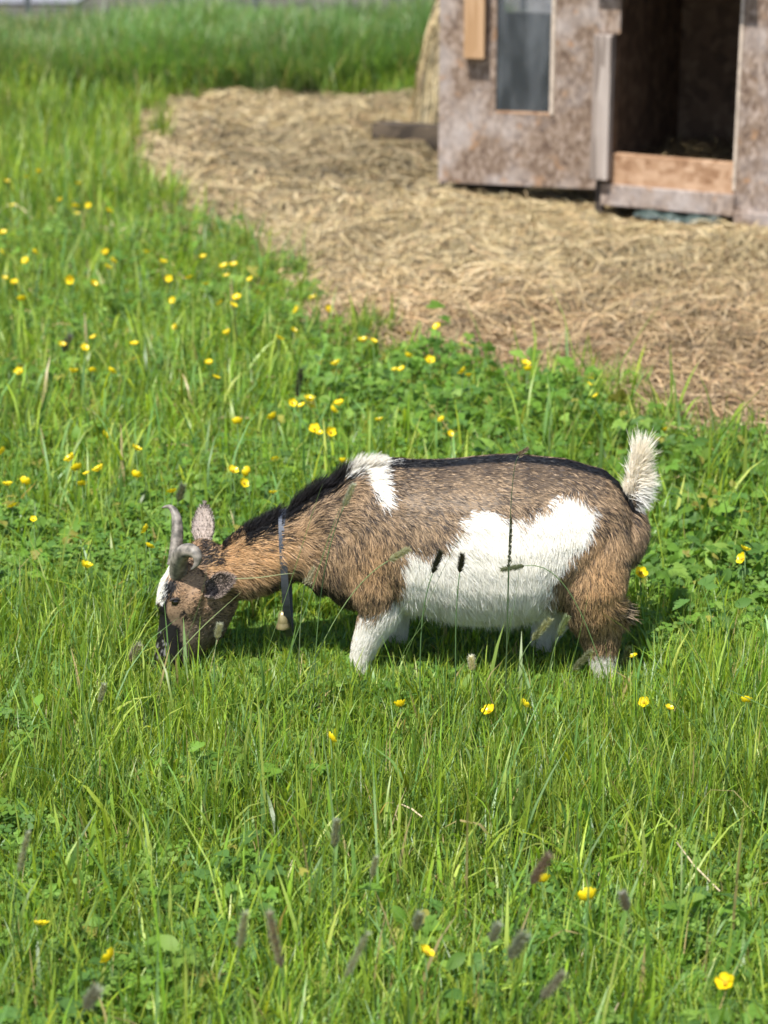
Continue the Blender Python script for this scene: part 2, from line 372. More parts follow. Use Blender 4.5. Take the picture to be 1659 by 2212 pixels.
# upright stalks inside the leafy patch
x, y = trap(16000, 3.2, 6.6); m = leafy(x, y) & ~straw_mask(x, y); x, y = x[m], y[m]; k = len(x)
c = greens(k); h = rng.uniform(.04, .12, k); h = np.where(goat_near(x, y), .04, h)
V, Fq, cc = blades(np.stack([x, y, gh(x, y)], 1), h, rng.uniform(.0014, .0026, k), rng.uniform(0, 6.28, k), np.abs(rng.normal(.15, .2, k)), rng.uniform(0, .5, k), c)
tag(mesh_np('weed_stalks', V, Fq, M_grass, col=cc), 'thin green leaf stalks under the broad weed leaves by the straw edge', 'weeds', kind='stuff')

# ------------------------------------------------------------------ straw
def straw_parts(n, x0, x1, y0, y1, cond, l0=.05, l1=.2, w0=.0018, w1=.004, up=.05, zfun=None):
    x, y = scatter(n, x0, x1, y0, y1); m = cond(x, y); x, y = x[m], y[m]; k = len(x); segs = 5
    az = rng.uniform(0, 2 * np.pi, k); flow = noise(x * 2.6, y * 2.6, 81) * 7; az = np.where(rng.random(k) < .35, flow + rng.normal(0, .6, k), az)
    l = rng.uniform(l0, l1, k); cv = rng.normal(0, .38, k)
    t = np.linspace(-.5, .5, segs + 1)[None, :]
    a = az[:, None] + cv[:, None] * t
    dx = np.cos(a) * (l / segs)[:, None]; dy = np.sin(a) * (l / segs)[:, None]
    PX = x[:, None] + np.cumsum(dx, 1); PYY = y[:, None] + np.cumsum(dy, 1)
    zb = (zfun or gh)(PX, PYY) + rng.uniform(0.002, .03, k)[:, None] + np.sin(t * 3.1 + 1.57) * rng.uniform(-.0, up, k)[:, None] * .5 + t * rng.normal(0, .018, k)[:, None]
    P = np.stack([PX, PYY, zb], 2)
    nrm = np.stack([-np.sin(a), np.cos(a), rng.uniform(-.8, .8, (k, 1)) * np.ones((1, segs + 1))], 2)
    off = nrm * (rng.uniform(w0, w1, k) * .5)[:, None, None]
    Vv = np.stack([P - off, P + off], 2).reshape(-1, 3)
    b = (np.arange(k) * (segs + 1) * 2)[:, None] + (np.arange(segs) * 2)[None, :]
    Fc = np.stack([b, b + 1, b + 3, b + 2], -1).reshape(-1, 4)
    pal = np.array([[.46, .36, .19], [.38, .31, .165], [.22, .18, .105], [.56, .46, .28], [.10, .08, .05], [.40, .285, .155]])
    c = pal[rng.integers(0, 6, k)] * rng.uniform(.7, 1.15, (k, 1))
    tone = fbm(x * 1.1, y * 1.1, 85)[:, None]
    warm = np.clip((6.6 - y) / 1.2, 0, 1)[:, None]
    c = c * (.74 + .50 * np.clip((tone - .3) / .4, 0, 1)) * (1 + warm * np.array([.28, .14, .12]))
    return Vv, Fc, np.repeat(c, (segs + 1) * 2, 0)
SPEDGE = lambda x, y: straw_mask(x, y) | (straw_mask(x + .1, y + .12) & (rng.random(len(x)) < .3))
S = join([straw_parts(95000, -1.3, 2.4, 4.6, 7.4, SPEDGE, .04, .16, .0012, .0028, up=.03),
          straw_parts(60000, -1.3, 2.4, 4.6, 7.4, SPEDGE, .012, .045, .0014, .0035, up=.01),
          straw_parts(60000, -1.6, 2.8, 7.2, 10.0, SPEDGE, .05, .18, .002, .0042, up=.03),
          straw_parts(30000, -1.6, 2.8, 7.2, 10.0, SPEDGE, .015, .05, .002, .0045, up=.01),
          straw_parts(900, -2.4, -0.9, 8.6, 10.2, lambda x, y: np.abs(y - 9.55 + .25 * (x + 1.5)) < .16, .06, .2, .003, .006),
          straw_parts(900, -1.3, 1.6, 4.4, 8, lambda x, y: ~straw_mask(x, y), .1, .2, up=.1)])
tag(mesh_np('straw', S[0], S[1], M_straw, col=S[2]), 'loose pale straw bedding spread over the ground before the goat hut', 'straw', kind='stuff')
# straw banked up against the hut's left corner
hx, hy = G(925, 235, 0); 
def heap_z(X, Y):
    r = np.hypot((X - hx - .10) / .17, (Y - hy + .55) / .45); return np.clip(1 - r, 0, 1) ** .55 * .66 + .0
S2 = straw_parts(9000, hx - .12, hx + .33, hy - 1.0, hy - .1, lambda x, y: (heap_z(x, y) > .02), .04, .14, .003, .006, zfun=heap_z)
tag(mesh_np('straw_heap', S2[0], S2[1], M_straw, col=S2[2]), 'heap of straw banked up against the left corner of the hut', 'straw', kind='stuff')

# ------------------------------------------------------------------ the goat hut
hut = tag(empty('goat_hut', (*G(1306, 450, 0.0), 0)), 'weathered chipboard goat hut with a window, dark doorway and bare plank', 'hut'); hloc = np.array(hut.location)
class Frame:
    def __init__(s, a, b, h=0.0):
        A = G(*a, h); B = G(*b, h); s.A = np.array([A[0], A[1]]); d = np.array(B) - s.A; s.d = d / np.linalg.norm(d); s.n = np.array([-s.d[1], s.d[0]])
    def H(s, px, py, off=0):
        x, y, z = ray(px, py); t = (s.A.dot(s.n) + off) / (x * s.n[0] + y * s.n[1]); X = np.array([x * t, y * t]); return float((X - s.A).dot(s.d)), CH + z * t
    def W(s, u, v, w):
        p = s.A + s.d * u + s.n * v; return np.array([p[0], p[1], w]) - hloc
def fbox(fr, u0, u1, v0, v1, w0, w1, skew=(0, 0)):
    """box in a wall frame; skew = lean of the left and right ends in u per metre"""
    V = []
    for w in (w0, w1):
        for v in (v0, v1):
            for u, k in ((u0, skew[0]), (u1, skew[1])): V.append(fr.W(u + k * w, v, w))
    return V, [(0, 1, 5, 4), (2, 6, 7, 3), (0, 4, 6, 2), (1, 3, 7, 5), (0, 2, 3, 1), (4, 5, 7, 6)]
def hb(name, fr, *a, mat=None, par=None, label=None, bevel=.002, **k):
    V, Fc = fbox(fr, *a, **k); o = mesh_py(name, V, Fc, mat, par or hut)
    bv_ = o.modifiers.new('b', 'BEVEL'); bv_.width = bevel; bv_.segments = 2
    if label: o['label'] = label
    return o
def plate(name, fr, us, ws, hole, v0, v1, mat):
    V = []; Fc = []; nu, nw = len(us), len(ws)
    idx = lambda i, j, k: (k * nw + j) * nu + i
    for v in (v0, v1):
        for w in ws:
            for u in us: V.append(fr.W(u, v, w))
    solid = lambda i, j: 0 <= i < nu - 1 and 0 <= j < nw - 1 and (i, j) not in hole
    for i in range(nu - 1):
        for j in range(nw - 1):
            if not solid(i, j): continue
            Fc.append((idx(i, j, 0), idx(i + 1, j, 0), idx(i + 1, j + 1, 0), idx(i, j + 1, 0))); Fc.append((idx(i, j, 1), idx(i, j + 1, 1), idx(i + 1, j + 1, 1), idx(i + 1, j, 1)))
            if not solid(i - 1, j): Fc.append((idx(i, j, 0), idx(i, j + 1, 0), idx(i, j + 1, 1), idx(i, j, 1)))
            if not solid(i + 1, j): Fc.append((idx(i + 1, j, 0), idx(i + 1, j, 1), idx(i + 1, j + 1, 1), idx(i + 1, j + 1, 0)))
            if not solid(i, j - 1): Fc.append((idx(i, j, 0), idx(i, j, 1), idx(i + 1, j, 1), idx(i + 1, j, 0)))
            if not solid(i, j + 1): Fc.append((idx(i, j + 1, 0), idx(i + 1, j + 1, 0), idx(i + 1, j + 1, 1), idx(i, j + 1, 1)))
    return mesh_py(name, V, Fc, mat, hut)
FL = Frame((953, 403), (1283, 418), .03); FD = Frame((1306, 450), (1589, 476), .02)
HT = 1.05
uL = FL.H(948, 200)[0]; uR = FL.H(1290, 300)[0]; wu0, ww0 = FL.H(1070, 245); wu1, _ = FL.H(1196, 246)
front = plate('front_panel', FL, [uL, wu0, wu1, uR], [.045, ww0, .90, HT], {(1, 1)}, 0, .018, M_osb)
# window: pane and slim cut edges
win = hb('window', FL, wu1 - .014, wu1 - .001, -.004, .0165, ww0 + .002, .898, mat=M_edge, bevel=.001)
hb('sill', FL, wu0 + .001, wu1 - .015, .001, .016, ww0 + .001, ww0 + .008, mat=M_sill, par=win, bevel=.001)
M_glass, nt, b, out = newmat('old_pane')
tcw = nt.nodes.new('ShaderNodeTexCoord'); mpw = nt.nodes.new('ShaderNodeMapping'); mpw.inputs['Scale'].default_value = (14, 14, 4); nzw = nt.nodes.new('ShaderNodeTexNoise'); nzw.inputs['Scale'].default_value = 1.0; nzw.inputs['Detail'].default_value = 4
nt.links.new(tcw.outputs['Object'], mpw.inputs[0]); nt.links.new(mpw.outputs[0], nzw.inputs['Vector']); crw = nt.nodes.new('ShaderNodeValToRGB')
crw.color_ramp.elements[0].position = .35; crw.color_ramp.elements[1].position = .7; crw.color_ramp.elements[0].color = (.055, .062, .068, 1); crw.color_ramp.elements[1].color = (.20, .215, .23, 1)
nt.links.new(nzw.outputs[0], crw.inputs[0]); nt.links.new(crw.outputs[0], b.inputs['Base Color'])
b.inputs['Coat Weight'].default_value = 0.0; b.inputs['Roughness'].default_value = .3; b.inputs['Specular IOR Level'].default_value = .5
tb = nt.nodes.new('ShaderNodeBsdfTransparent'); tb.inputs[0].default_value = (.95, .97, 1, 1); ms = nt.nodes.new('ShaderNodeMixShader'); ms.inputs[0].default_value = .5
nt.links.new(b.outputs[0], ms.inputs[1]); nt.links.new(tb.outputs[0], ms.inputs[2]); nt.links.new(ms.outputs[0], out.inputs[0])
hb('pane', FL, wu0 + .0005, wu1 - .0145, .008, .011, ww0 + .009, .899, mat=M_glass, par=win, bevel=.0003)
# fresh plank nailed upright, its cut end above the middle
pu0, pw = FL.H(1002, 126, -.035); pu1, _ = FL.H(1046, 126, -.035)
hb('plank', FL, pu0, pu1, -.040, -.001, pw, .97, mat=M_newwood, label='fresh tan plank fixed upright left of the window')
# weathered stud in front of the join
su0, sw = FD.H(1276, 386, -.035); su1, _ = FD.H(1313, 386, -.035); st_ = FD.H(1290, 74, -.035)[1]
hb('stud', FD, su0, su1, -.045, -.005, sw, st_, mat=M_greywood, label='grey weathered upright stud beside the doorway')
hb('stud_block', FD, su0 + .003, su1 + .02, -.02, -.004, st_ + .002, .978, mat=M_osb)
# doorway in the second wall
du0 = FD.H(1322, 300)[0]; du1, dw = FD.H(1592, 350)
base0 = .018
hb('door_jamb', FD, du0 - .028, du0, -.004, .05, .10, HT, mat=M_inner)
hb('threshold', FD, -.012 + .0, du1 - .002, .004, .030, .09, FD.H(1450, 342)[1], mat=M_sill, label='sunlit tan board across the foot of the doorway')
hb('kick_board', FD, -.01, du1 + .002, -.016, .003, .034, FD.H(1450, 408)[1], mat=M_osb, label='grey board along the ground below the doorway')
hb('right_panel', FD, du1, du1 + .62, -.003, .016, .045, HT, mat=M_osb)
hb('panel_edge', FD, du1 - .010, du1 - .0005, -.006, .020, .115, HT - .004, mat=M_edge, bevel=.001)
hb('skirting', FD, du1 + .004, du1 + .62, -.022, -.004, .0, .052, mat=M_osb)
hb('gap_shade_panel', FD, su0 + .004, -.008, .000, .03, .0, HT - .002, mat=M_dark)  # dark panel closing the gap behind the stud, coloured for its shade
hb('return_board', FD, su0 + .004, su0 + .018, .032, .40, .02, HT - .002, mat=M_dark)
hb('lintel', FD, du0 - .028, du1 - .012, -.002, .016, .93, HT, mat=M_osb)
hb('shadow_board', FD, du0 - .075, du1 + .02, -.20, -.004, .985, 1.0, mat=M_osb, label='unseen board added over the doorway to cast a shadow')  # out-of-view board, added to throw a shadow above the stud
# inside: floor with bedding, side and back walls
D = 1.05
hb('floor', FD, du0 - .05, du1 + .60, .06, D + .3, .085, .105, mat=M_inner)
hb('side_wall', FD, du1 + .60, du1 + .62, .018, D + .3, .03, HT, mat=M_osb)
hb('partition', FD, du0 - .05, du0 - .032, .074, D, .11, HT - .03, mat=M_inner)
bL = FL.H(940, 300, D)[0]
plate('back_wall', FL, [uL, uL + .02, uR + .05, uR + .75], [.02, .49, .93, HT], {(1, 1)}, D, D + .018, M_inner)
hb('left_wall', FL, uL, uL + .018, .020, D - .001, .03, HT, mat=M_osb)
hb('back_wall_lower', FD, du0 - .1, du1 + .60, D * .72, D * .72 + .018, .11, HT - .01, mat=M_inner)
V = [FL.W(uL - .08, -.10, HT + .002), FL.W(uR, -.12, HT + .002), FD.W(du1 + .72, -.14, HT + .002), FD.W(du1 + .72, D + .4, HT + .03), FL.W(uL - .08, D + .1, HT + .03)]
V += [v + np.array([0, 0, .02]) for v in V]
mesh_py('roof', V, [(0, 4, 3, 2, 1), (5, 6, 7, 8, 9)] + [(i, (i + 1) % 5, (i + 1) % 5 + 5, i + 5) for i in range(5)], M_greywood, hut)
# bedding inside, one loose part
n = 2600; uu = rng.uniform(du0, du1 + .3, n); vv = rng.uniform(.07, .7, n)
P = np.array([FD.W(a, b_, .108) for a, b_ in zip(uu, vv)]); az = rng.uniform(0, 6.28, n)
V, Fq, cc = blades(P + np.c_[np.zeros((n, 2)), rng.uniform(0, .05, n)], rng.uniform(.03, .09, n), np.full(n, .0035), az, rng.uniform(1.0, 1.7, n), rng.uniform(0, .6, n), np.array([.30, .23, .12]) * rng.uniform(.5, 1.1, (n, 1)))
bd = mesh_np('bedding', V, Fq, M_straw, hut, col=cc); bd['kind'] = 'stuff'
# pale green torn sheeting poking out beneath the doorway
M_tarp = flatmat('pale_green_sheeting', (.045, .065, .058), .45, .5, nscale=60, namp=.6)
t0 = FD.H(1378, 462)[0]; t1 = FD.H(1562, 486)[0]; V = []; Fc = []; n = 46
for i in range(n):
    u = t0 + (t1 - t0) * i / (n - 1)
    for j in range(5):
        V.append(FD.W(u, -.045 + .014 * j - .012 * random.random(), .030 - .0055 * (4 - j) + .006 * math.sin(i * .55 + j * 1.3) + .005 * math.sin(i * .21) + .003 * random.random()))
for i in range(n - 1):
    for j in range(4): a = i * 5 + j; Fc.append((a, a + 5, a + 6, a + 1))
o = mesh_py('torn_sheeting', [v + hloc for v in V], Fc, M_tarp, None, True)
sd = o.modifiers.new('s', 'SOLIDIFY'); sd.thickness = .002
tag(o, 'crumpled pale green plastic sheeting poking out under the doorway', 'plastic sheet')
# timber half buried in straw, coloured dark for the shaded hollow there
a = G(818, 288, .05); b_ = G(960, 305, .05)
path = [np.array([a[0] + (b_[0] - a[0] + .15) * t, a[1] + (b_[1] - a[1] - .05) * t, 0.04 + .012 * t]) for t in np.linspace(0, 1, 14)]
V, Fc = tube(path, [.075 * (1 + .03 * math.sin(i * 1.7)) for i in range(14)], 4)
tag(mesh_py('shaded_hollow_timber', V, Fc, woodmat('hollow_shade_wood', [(.15, (.015, .012, .009)), (.5, (.045, .034, .025)), (.85, (.16, .12, .08))], 30, (.3, 1, 1)), None, False), 'squared timber in straw left of the hut, dark for the shaded hollow', 'timber')

# ------------------------------------------------------------------ far fence of pale posts and wire
fence = tag(empty('wire_fence', (0, 12.85, 0)), 'wire fence on pale posts beyond the tall grass', 'fence')
for i, px_ in enumerate([-700, -330, 60, 395, 553, 851, 1130, 1480, 1850, 2250]):
    x = ray(px_, 20)[0] / ray(px_, 20)[1] * 12.85; r = .022 if i % 2 else .018
    V, Fc = tube([(x, 0, -.05), (x + .004, 0, .4), (x + random.uniform(-.02, .02), 0, 1.05)], [r, r, r * .95], 10); mesh_py('post', V, Fc, M_post, fence, True)
for z in (.12, .22, .34, .5, .7, .95):
    xs_ = np.linspace(-4.5, 6, 60); V, Fc = tube([(x, -.02, z + .008 * math.sin(x * 3)) for x in xs_], [.0022] * 60, 6); mesh_py('wire', V, Fc, M_wire, fence, True)
V = []; Fc = []
for x in np.arange(-4.4, 6, .15):
    v, f = tube([(x, -.024, .1), (x + .002, -.024, .97)], [.0014] * 2, 5); o_ = len(V); V += v; Fc += [tuple(q + o_ for q in g) for g in f]
m_ = mesh_py('upright_wires', V, Fc, M_wire, fence, True); m_.name = 'wire_mesh'
# yard beyond: gravel path, log stack, stone pile and grey trough, all far off
M_path = flatmat('grey_gravel', (.20, .20, .21), .9, .2, nscale=30, namp=.4)
mesh_o = mesh_py('path', [(-3.3, 13.2, .012), (-1.75, 13.2, .012), (-1.4, 20, .012), (-3.4, 20, .012)], [(0, 1, 2, 3)], M_path); tag(mesh_o, kind='structure')
M_bark = flatmat('old_timber', (.13, .08, .055), .8, .2, nscale=12, namp=.6)
for i, (x, y, l, r) in enumerate([(-.15, 14.0, .5, .055), (.15, 14.5, .6, .06)]):
    V, Fc = tube([(x + l * (t - .5), y + .1 * t, r + .004 * math.sin(9 * t)) for t in np.linspace(0, 1, 8)], [r * (1 + .05 * math.sin(5 * q)) for q in range(8)], 12)
    tag(mesh_py('timber_log', V, Fc, M_bark, None, True), ['brown log lying behind the fence, the nearer one', 'brown log lying behind the fence, farther and right'][i], 'log')
# ------------------------------------------------------------------ the goat
GYc = GOATY; S1 = 0.00076
goat = tag(empty('goat', (GOATX, GYc, 0)), 'brown, black and white pygmy goat with curved horns grazing with its head down', 'goat')
gloc = np.array([GOATX, GYc, 0.0])
def gp(px, py, dy=0.0):
    x, z = PY(px, py, GYc + dy); return np.array([x, GYc + dy, z])
def loft(st, seg=20):
    """st: (px, py, radius_px, half_width_m, dy)"""
    Cn = np.array([gp(s[0], s[1], s[4] if len(s) > 4 else 0) for s in st]); n = len(st)
    rr = np.array([s[2] * S1 for s in st]); ww = np.array([s[3] for s in st])
    # denser stations by smooth interpolation
    d = np.r_[0, np.cumsum(np.linalg.norm(np.diff(Cn, axis=0), axis=1))]; t = np.linspace(0, d[-1], n * 3)
    def ip(a): return np.interp(t, d, a)
    P = np.stack([ip(Cn[:, 0]), ip(Cn[:, 1]), ip(Cn[:, 2])], 1); r = ip(rr); w = ip(ww)
    T = np.gradient(P, axis=0); T /= np.linalg.norm(T, axis=1)[:, None]
    def cap(i, s):
        out = []
        for k in (0.35, 0.7, 0.93):
            out.append((P[i] + s * T[i] * min(r[i], w[i]) * k * .8, r[i] * math.sqrt(1 - k * k), w[i] * math.sqrt(1 - k * k), T[i]))
        return out
    rings = cap(0, -1)[::-1] + [(P[i], r[i], w[i], T[i]) for i in range(len(t))] + cap(-1, 1)
    V = []; Fc = []
    for c, a, b, tt in rings:
        pp = np.array([-tt[2], 0, tt[0]]); pp /= np.linalg.norm(pp); q = np.cross(tt, pp)
        for k in range(seg):
            an = 2 * math.pi * k / seg; V.append(c + pp * math.cos(an) * a + q * math.sin(an) * b)
    for i in range(len(rings) - 1):
        for k in range(seg):
            a = i * seg + k; b = i * seg + (k + 1) % seg; Fc.append((a, b, b + seg, a + seg))
    Fc.append(tuple(range(seg))[::-1]); Fc.append(tuple((len(rings) - 1) * seg + k for k in range(seg)))
    return V, Fc
def torso():
    st = []
    for x, top, bot, w in [(q[0], q[1] - 20, q[2] + 4, q[3]) for q in [(700, 1068, 1285, .07), (740, 1038, 1315, .088), (790, 1012, 1332, .10), (850, 998, 1328, .112), (920, 997, 1328, .125), (1000, 991, 1348, .135), (1080, 984, 1354, .14), (1150, 982, 1338, .137), (1220, 993, 1305, .126), (1280, 1016, 1280, .112), (1306, 1048, 1262, .092), (1334, 1092, 1235, .062)]]:
        R = (bot - top) / 2; w_ = w * .36 / S1; r = math.sqrt(max(R * R - w_ * w_, 100)) - 3
        st.append((x, (top + bot) / 2, r, w))
    return st
NECK = [(470, 1244, 56, .044), (520, 1226, 66, .046), (565, 1205, 74, .048), (612, 1183, 72, .048), (655, 1174, 90, .058), (705, 1166, 116, .074), (765, 1162, 134, .09)]
LEGS = {
 'near_fore': [(800, 1120, 70, .03, -.060), (806, 1190, 74, .038, -.066), (812, 1260, 58, .038, -.068), (822, 1315, 46, .032, -.064), (806, 1355, 37, .027, -.062), (790, 1390, 31, .023, -.062), (780, 1422, 24, .019, -.062), (779, 1455, 18, .016, -.062), (783, 1492, 18, .018, -.062)],
 'far_fore': [(815, 1180, 66, .04, .055), (838, 1270, 46, .03, .058), (858, 1335, 27, .022, .058), (860, 1385, 21, .019, .058), (855, 1430, 19, .018, .058), (850, 1472, 18, .018, .058)],
 'near_hind': [(1272, 1110, 70, .035, -.06), (1274, 1185, 86, .046, -.068), (1272, 1252, 80, .050, -.074), (1280, 1308, 64, .042, -.070), (1294, 1352, 52, .03, -.064), (1300, 1392, 40, .026, -.062), (1304, 1430, 30, .022, -.062), (1312, 1465, 25, .020, -.062), (1322, 1495, 25, .02, -.062)],
 'far_hind': [(1250, 1190, 80, .045, .058), (1230, 1265, 66, .04, .06), (1200, 1320, 44, .03, .06), (1180, 1362, 31, .024, .058), (1170, 1405, 26, .02, .057), (1160, 1440, 22, .018, .057), (1150, 1476, 20, .018, .057)],
}
PHI = math.radians(33)
HEADST = [(444, 1200, 36, .032), (430, 1228, 62, .042), (424, 1262, 86, .047), (424, 1298, 94, .050), (412, 1336, 86, .043), (388, 1370, 63, .036), (368, 1400, 48, .031), (354, 1424, 35, .026), (348, 1440, 23, .018)]
HP = gp(432, 1230); HP[1] = GYc
def hrot(P, back=False):
    P = np.array(P, float); a = PHI if not back else -PHI; d = P - HP; o = P.copy()
    o[:, 0] = HP[0] + d[:, 0] * math.cos(a) - d[:, 1] * math.sin(a); o[:, 1] = HP[1] + d[:, 0] * math.sin(a) + d[:, 1] * math.cos(a)
    return o
VV = []; FF = []
def addp(V, Fc):
    o = len(VV); VV.extend([np.array(v) for v in V]); FF.extend([tuple(i + o for i in f) for f in Fc])
addp(*loft(torso(), 28)); addp(*loft(NECK, 24))
for k in LEGS.values(): addp(*loft(k))
hv, hf = loft(HEADST, 24)
bv, bf = loft([(398, 1268, 15, .012, -.036), (384, 1290, 17, .013, -.040), (378, 1312, 14, .012, -.038)], 12); addp_head = [(hv, hf), (bv, bf)]
b2, f2 = loft([(398, 1268, 15, .012, .036), (384, 1290, 17, .013, .040), (378, 1312, 14, .012, .038)], 12); addp_head.append((b2, f2))
j1, f3 = loft([(470, 1300, 38, .034), (455, 1340, 34, .030), (425, 1378, 30, .024)], 14); addp_head.append((j1, f3))
for v, f in addp_head: addp(hrot(v), f)
addp(*loft([(1340, 1102, 16, .014), (1356, 1090, 13, .011), (1364, 1064, 10, .008), (1370, 1034, 7, .006), (1378, 1000, 4, .004)], 12))
tmp = bpy.data.meshes.new('tmp'); tmp.from_pydata([tuple(v) for v in VV], [], FF); tmp.update()
to = bpy.data.objects.new('tmp', tmp); C.objects.link(to)
m1 = to.modifiers.new('r', 'REMESH'); m1.mode = 'VOXEL'; m1.voxel_size = 0.0042
m2 = to.modifiers.new('s', 'SMOOTH'); m2.iterations = 7; m2.factor = 0.6
dg = bpy.context.evaluated_depsgraph_get(); ev = to.evaluated_get(dg); em = ev.to_mesh()
em.calc_loop_triangles()
nv = len(em.vertices); BV = np.empty(nv * 3, np.float32); em.vertices.foreach_get('co', BV); BV = BV.reshape(-1, 3).astype(float)
BN = np.empty(nv * 3, np.float32); em.vertex_normals.foreach_get('vector', BN); BN = BN.reshape(-1, 3).astype(float)
nt_ = len(em.loop_triangles); BT = np.empty(nt_ * 3, np.int32); em.loop_triangles.foreach_get('vertices', BT); BT = BT.reshape(-1, 3)
ev.to_mesh_clear(); bpy.data.objects.remove(to); bpy.data.meshes.remove(tmp)
if (BN * (BV - BV.mean(0))).sum(1).mean() < 0: BN = -BN; BT = BT[:, ::-1]
from mathutils.bvhtree import BVHTree
bvh = BVHTree.FromPolygons([tuple(v) for v in BV], [tuple(int(i) for i in t) for t in BT])
def hit(px, py):
    d = Vector(ray(px, py)).normalized(); r = bvh.ray_cast(Vector((0, 0, CH)), d)
    return r[0], r[1]
# --- coat pattern, in side-view tracing coordinates mirrored about the goat's mid plane
c2 = lambda L: [(713 + .463 * a, 878 + .463 * b) for a, b in L]
FLANK = c2([(350, 655), (400, 690), (460, 695), (540, 645), (600, 570), (640, 510), (700, 490), (780, 505), (870, 532), (965, 492), (1060, 430), (1120, 405), (1190, 438), (1245, 490), (1220, 560), (1160, 650), (1110, 700), (1060, 750), (1035, 850), (1045, 950), (1085, 1080), (1110, 1150), (1100, 1400), (860, 1400), (300, 1400), (40, 1400), (40, 1010), (100, 990), (225, 975), (300, 905), (330, 860), (325, 770)])
WITH = c2([(100, 205), (160, 190), (240, 195), (300, 215), (290, 250), (235, 300), (262, 370), (285, 445), (250, 448), (205, 400), (175, 350), (120, 325), (50, 350), (60, 290)])
HWHITE = [(376, 1200), (340, 1220), (320, 1250), (316, 1270), (330, 1290), (344, 1302), (351, 1308), (358, 1288), (361, 1268), (366, 1245), (378, 1228), (384, 1212)]
HBLACK = [(364, 1243), (384, 1248), (383, 1262), (376, 1276), (364, 1292), (362, 1304), (362, 1328), (369, 1343), (376, 1350), (386, 1352), (392, 1375), (396, 1460), (300, 1460), (300, 1360), (322, 1340), (330, 1298), (350, 1310), (358, 1288)]
def pattern(P, N, hair=True):
    n = len(P); Y = GYc - np.abs(P[:, 1] - GYc)
    px, py = proj(P[:, 0], Y, P[:, 2]); hx_, hy_ = proj(P[:, 0], P[:, 1], P[:, 2])
    j = 9.0 if hair else 0.0
    wob = (noise(px / 14, py / 14, 101) - .5) * 16
    jx = px + rng.normal(0, 1, n) * j * .45 + wob; jy = py + rng.normal(0, 1, n) * j * .6 + (noise(px / 12, py / 12, 102) - .5) * 16
    head = (hx_ < 440) & (hy_ > 1175) | (hx_ < 500) & (hy_ > 1290) | (hx_ < 470) & (hy_ > 1235)
    # browns: light tips over dark, mixed by region
    warm = np.exp(-((px - 560) ** 2 / 110 ** 2 + (py - 1200) ** 2 / 75 ** 2)) + .9 * np.exp(-((px - 1300) ** 2 / 60 ** 2 + (py - 1270) ** 2 / 110 ** 2)) + .6 * np.exp(-((px - 800) ** 2 / 60 ** 2 + (py - 1230) ** 2 / 80 ** 2)) + .6 * np.exp(-((px - 460) ** 2 / 40 ** 2 + (py - 1210) ** 2 / 50 ** 2))
    warm = np.clip(warm, 0, 1)[:, None]
    light = np.array([.42, .295, .18]) * (1 - warm) + np.array([.60, .37, .18]) * warm
    dark = np.array([.052, .038, .030])
    pd = .44 - .26 * warm[:, 0] + .35 * np.clip((1075 - py) / 120, 0, 1) * (px > 800) + .3 * np.clip((700 - px) / 400, 0, .3) * (py < 1170)
    pd = pd + (fbm(px / 30, py / 30, 103) - .5) * .5
    if hair:
        rk = .42 * np.clip((noise(px / 5.5 + py / 16, py / 2.6, 121) - .5) * 1.5 + .5, 0, 1) + .58 * rng.random(n); isd = rk < pd * .85 + .075; c = np.where(isd[:, None], dark * rng.uniform(.6, 1.8, (n, 1)), light * rng.uniform(.55, 1.3, (n, 1)))
    else:
        c = dark * pd[:, None] + light * .55 * (1 - pd[:, None])
    if True:
        hl = np.array([.47, .30, .175]); up = np.array([.37, .28, .20])
        k = np.clip((hy_ - 1290) / 80, 0, 1)[:, None]; hc = hl * (1 - k) + up * .75 * k
        if hair: hc = np.where((.55 * noise(hx_ / 3.2, hy_ / 3.2, 122) + .45 * rng.random(n) < .42)[:, None], np.array([.06, .042, .03]), hc * rng.uniform(.65, 1.35, (n, 1)))
        else: hc = hc * .7
        c = np.where(head[:, None], hc, c)
    black = np.array([.010, .009, .009]); white = np.array([.80, .785, .75])
    def put(mask, col, v=.15):
        nonlocal c
        c = np.where(mask[:, None], np.array(col) * (rng.uniform(1 - v, 1 + v, (n, 1)) if hair else 1), c)
    ay = np.abs(P[:, 1] - GYc)
    top = N[:, 2] > .3
    put(top & (ay < .019 + (rng.random(n) * .007 if hair else 0)) & (px > 815) & (px < 1372), black, .5)
    put(top & (ay < .024 + (rng.random(n) * .014 if hair else 0)) & (px > 520) & (px < 800), black, .5)
    put((px > 425) & (px < 475) & (py < 1222) & (ay < .035) & (rng.random(n) < .8), [.03, .022, .018], .5)
    # shade under chest and throat, painted into the coat as dark hair
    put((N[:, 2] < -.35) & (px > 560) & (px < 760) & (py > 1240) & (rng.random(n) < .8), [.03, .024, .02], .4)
    fl = inpoly(jx, jy, FLANK)
    put(fl, white, .10)
    put((py > 1412 + rng.normal(0, 5, n)) & (px > 1100), white, .1)
    farh = (P[:, 1] > GYc + .02) & (P[:, 2] < .16) & (px > 1080); put(farh, white, .1)
    put(inpoly(jx, jy, WITH), white, .08)
    hj = 3.0 if hair else 0
    ax_ = hx_ + rng.normal(0, 1, n) * hj; ay_ = hy_ + rng.normal(0, 1, n) * hj
    put(head & inpoly(ax_, ay_, HBLACK), black * 1.4, .5)
    put(head & (((ax_ - 379) / 7) ** 2 + ((ay_ - 1299) / 10) ** 2 < 1), black * 1.6, .5)
    put(head & (((ax_ - 397) / 7) ** 2 + ((ay_ - 1330) / 13) ** 2 < 1) & (rng.random(n) < .7), black * 2.2, .5)
    put(head & inpoly(ax_, ay_, HWHITE), white, .06)
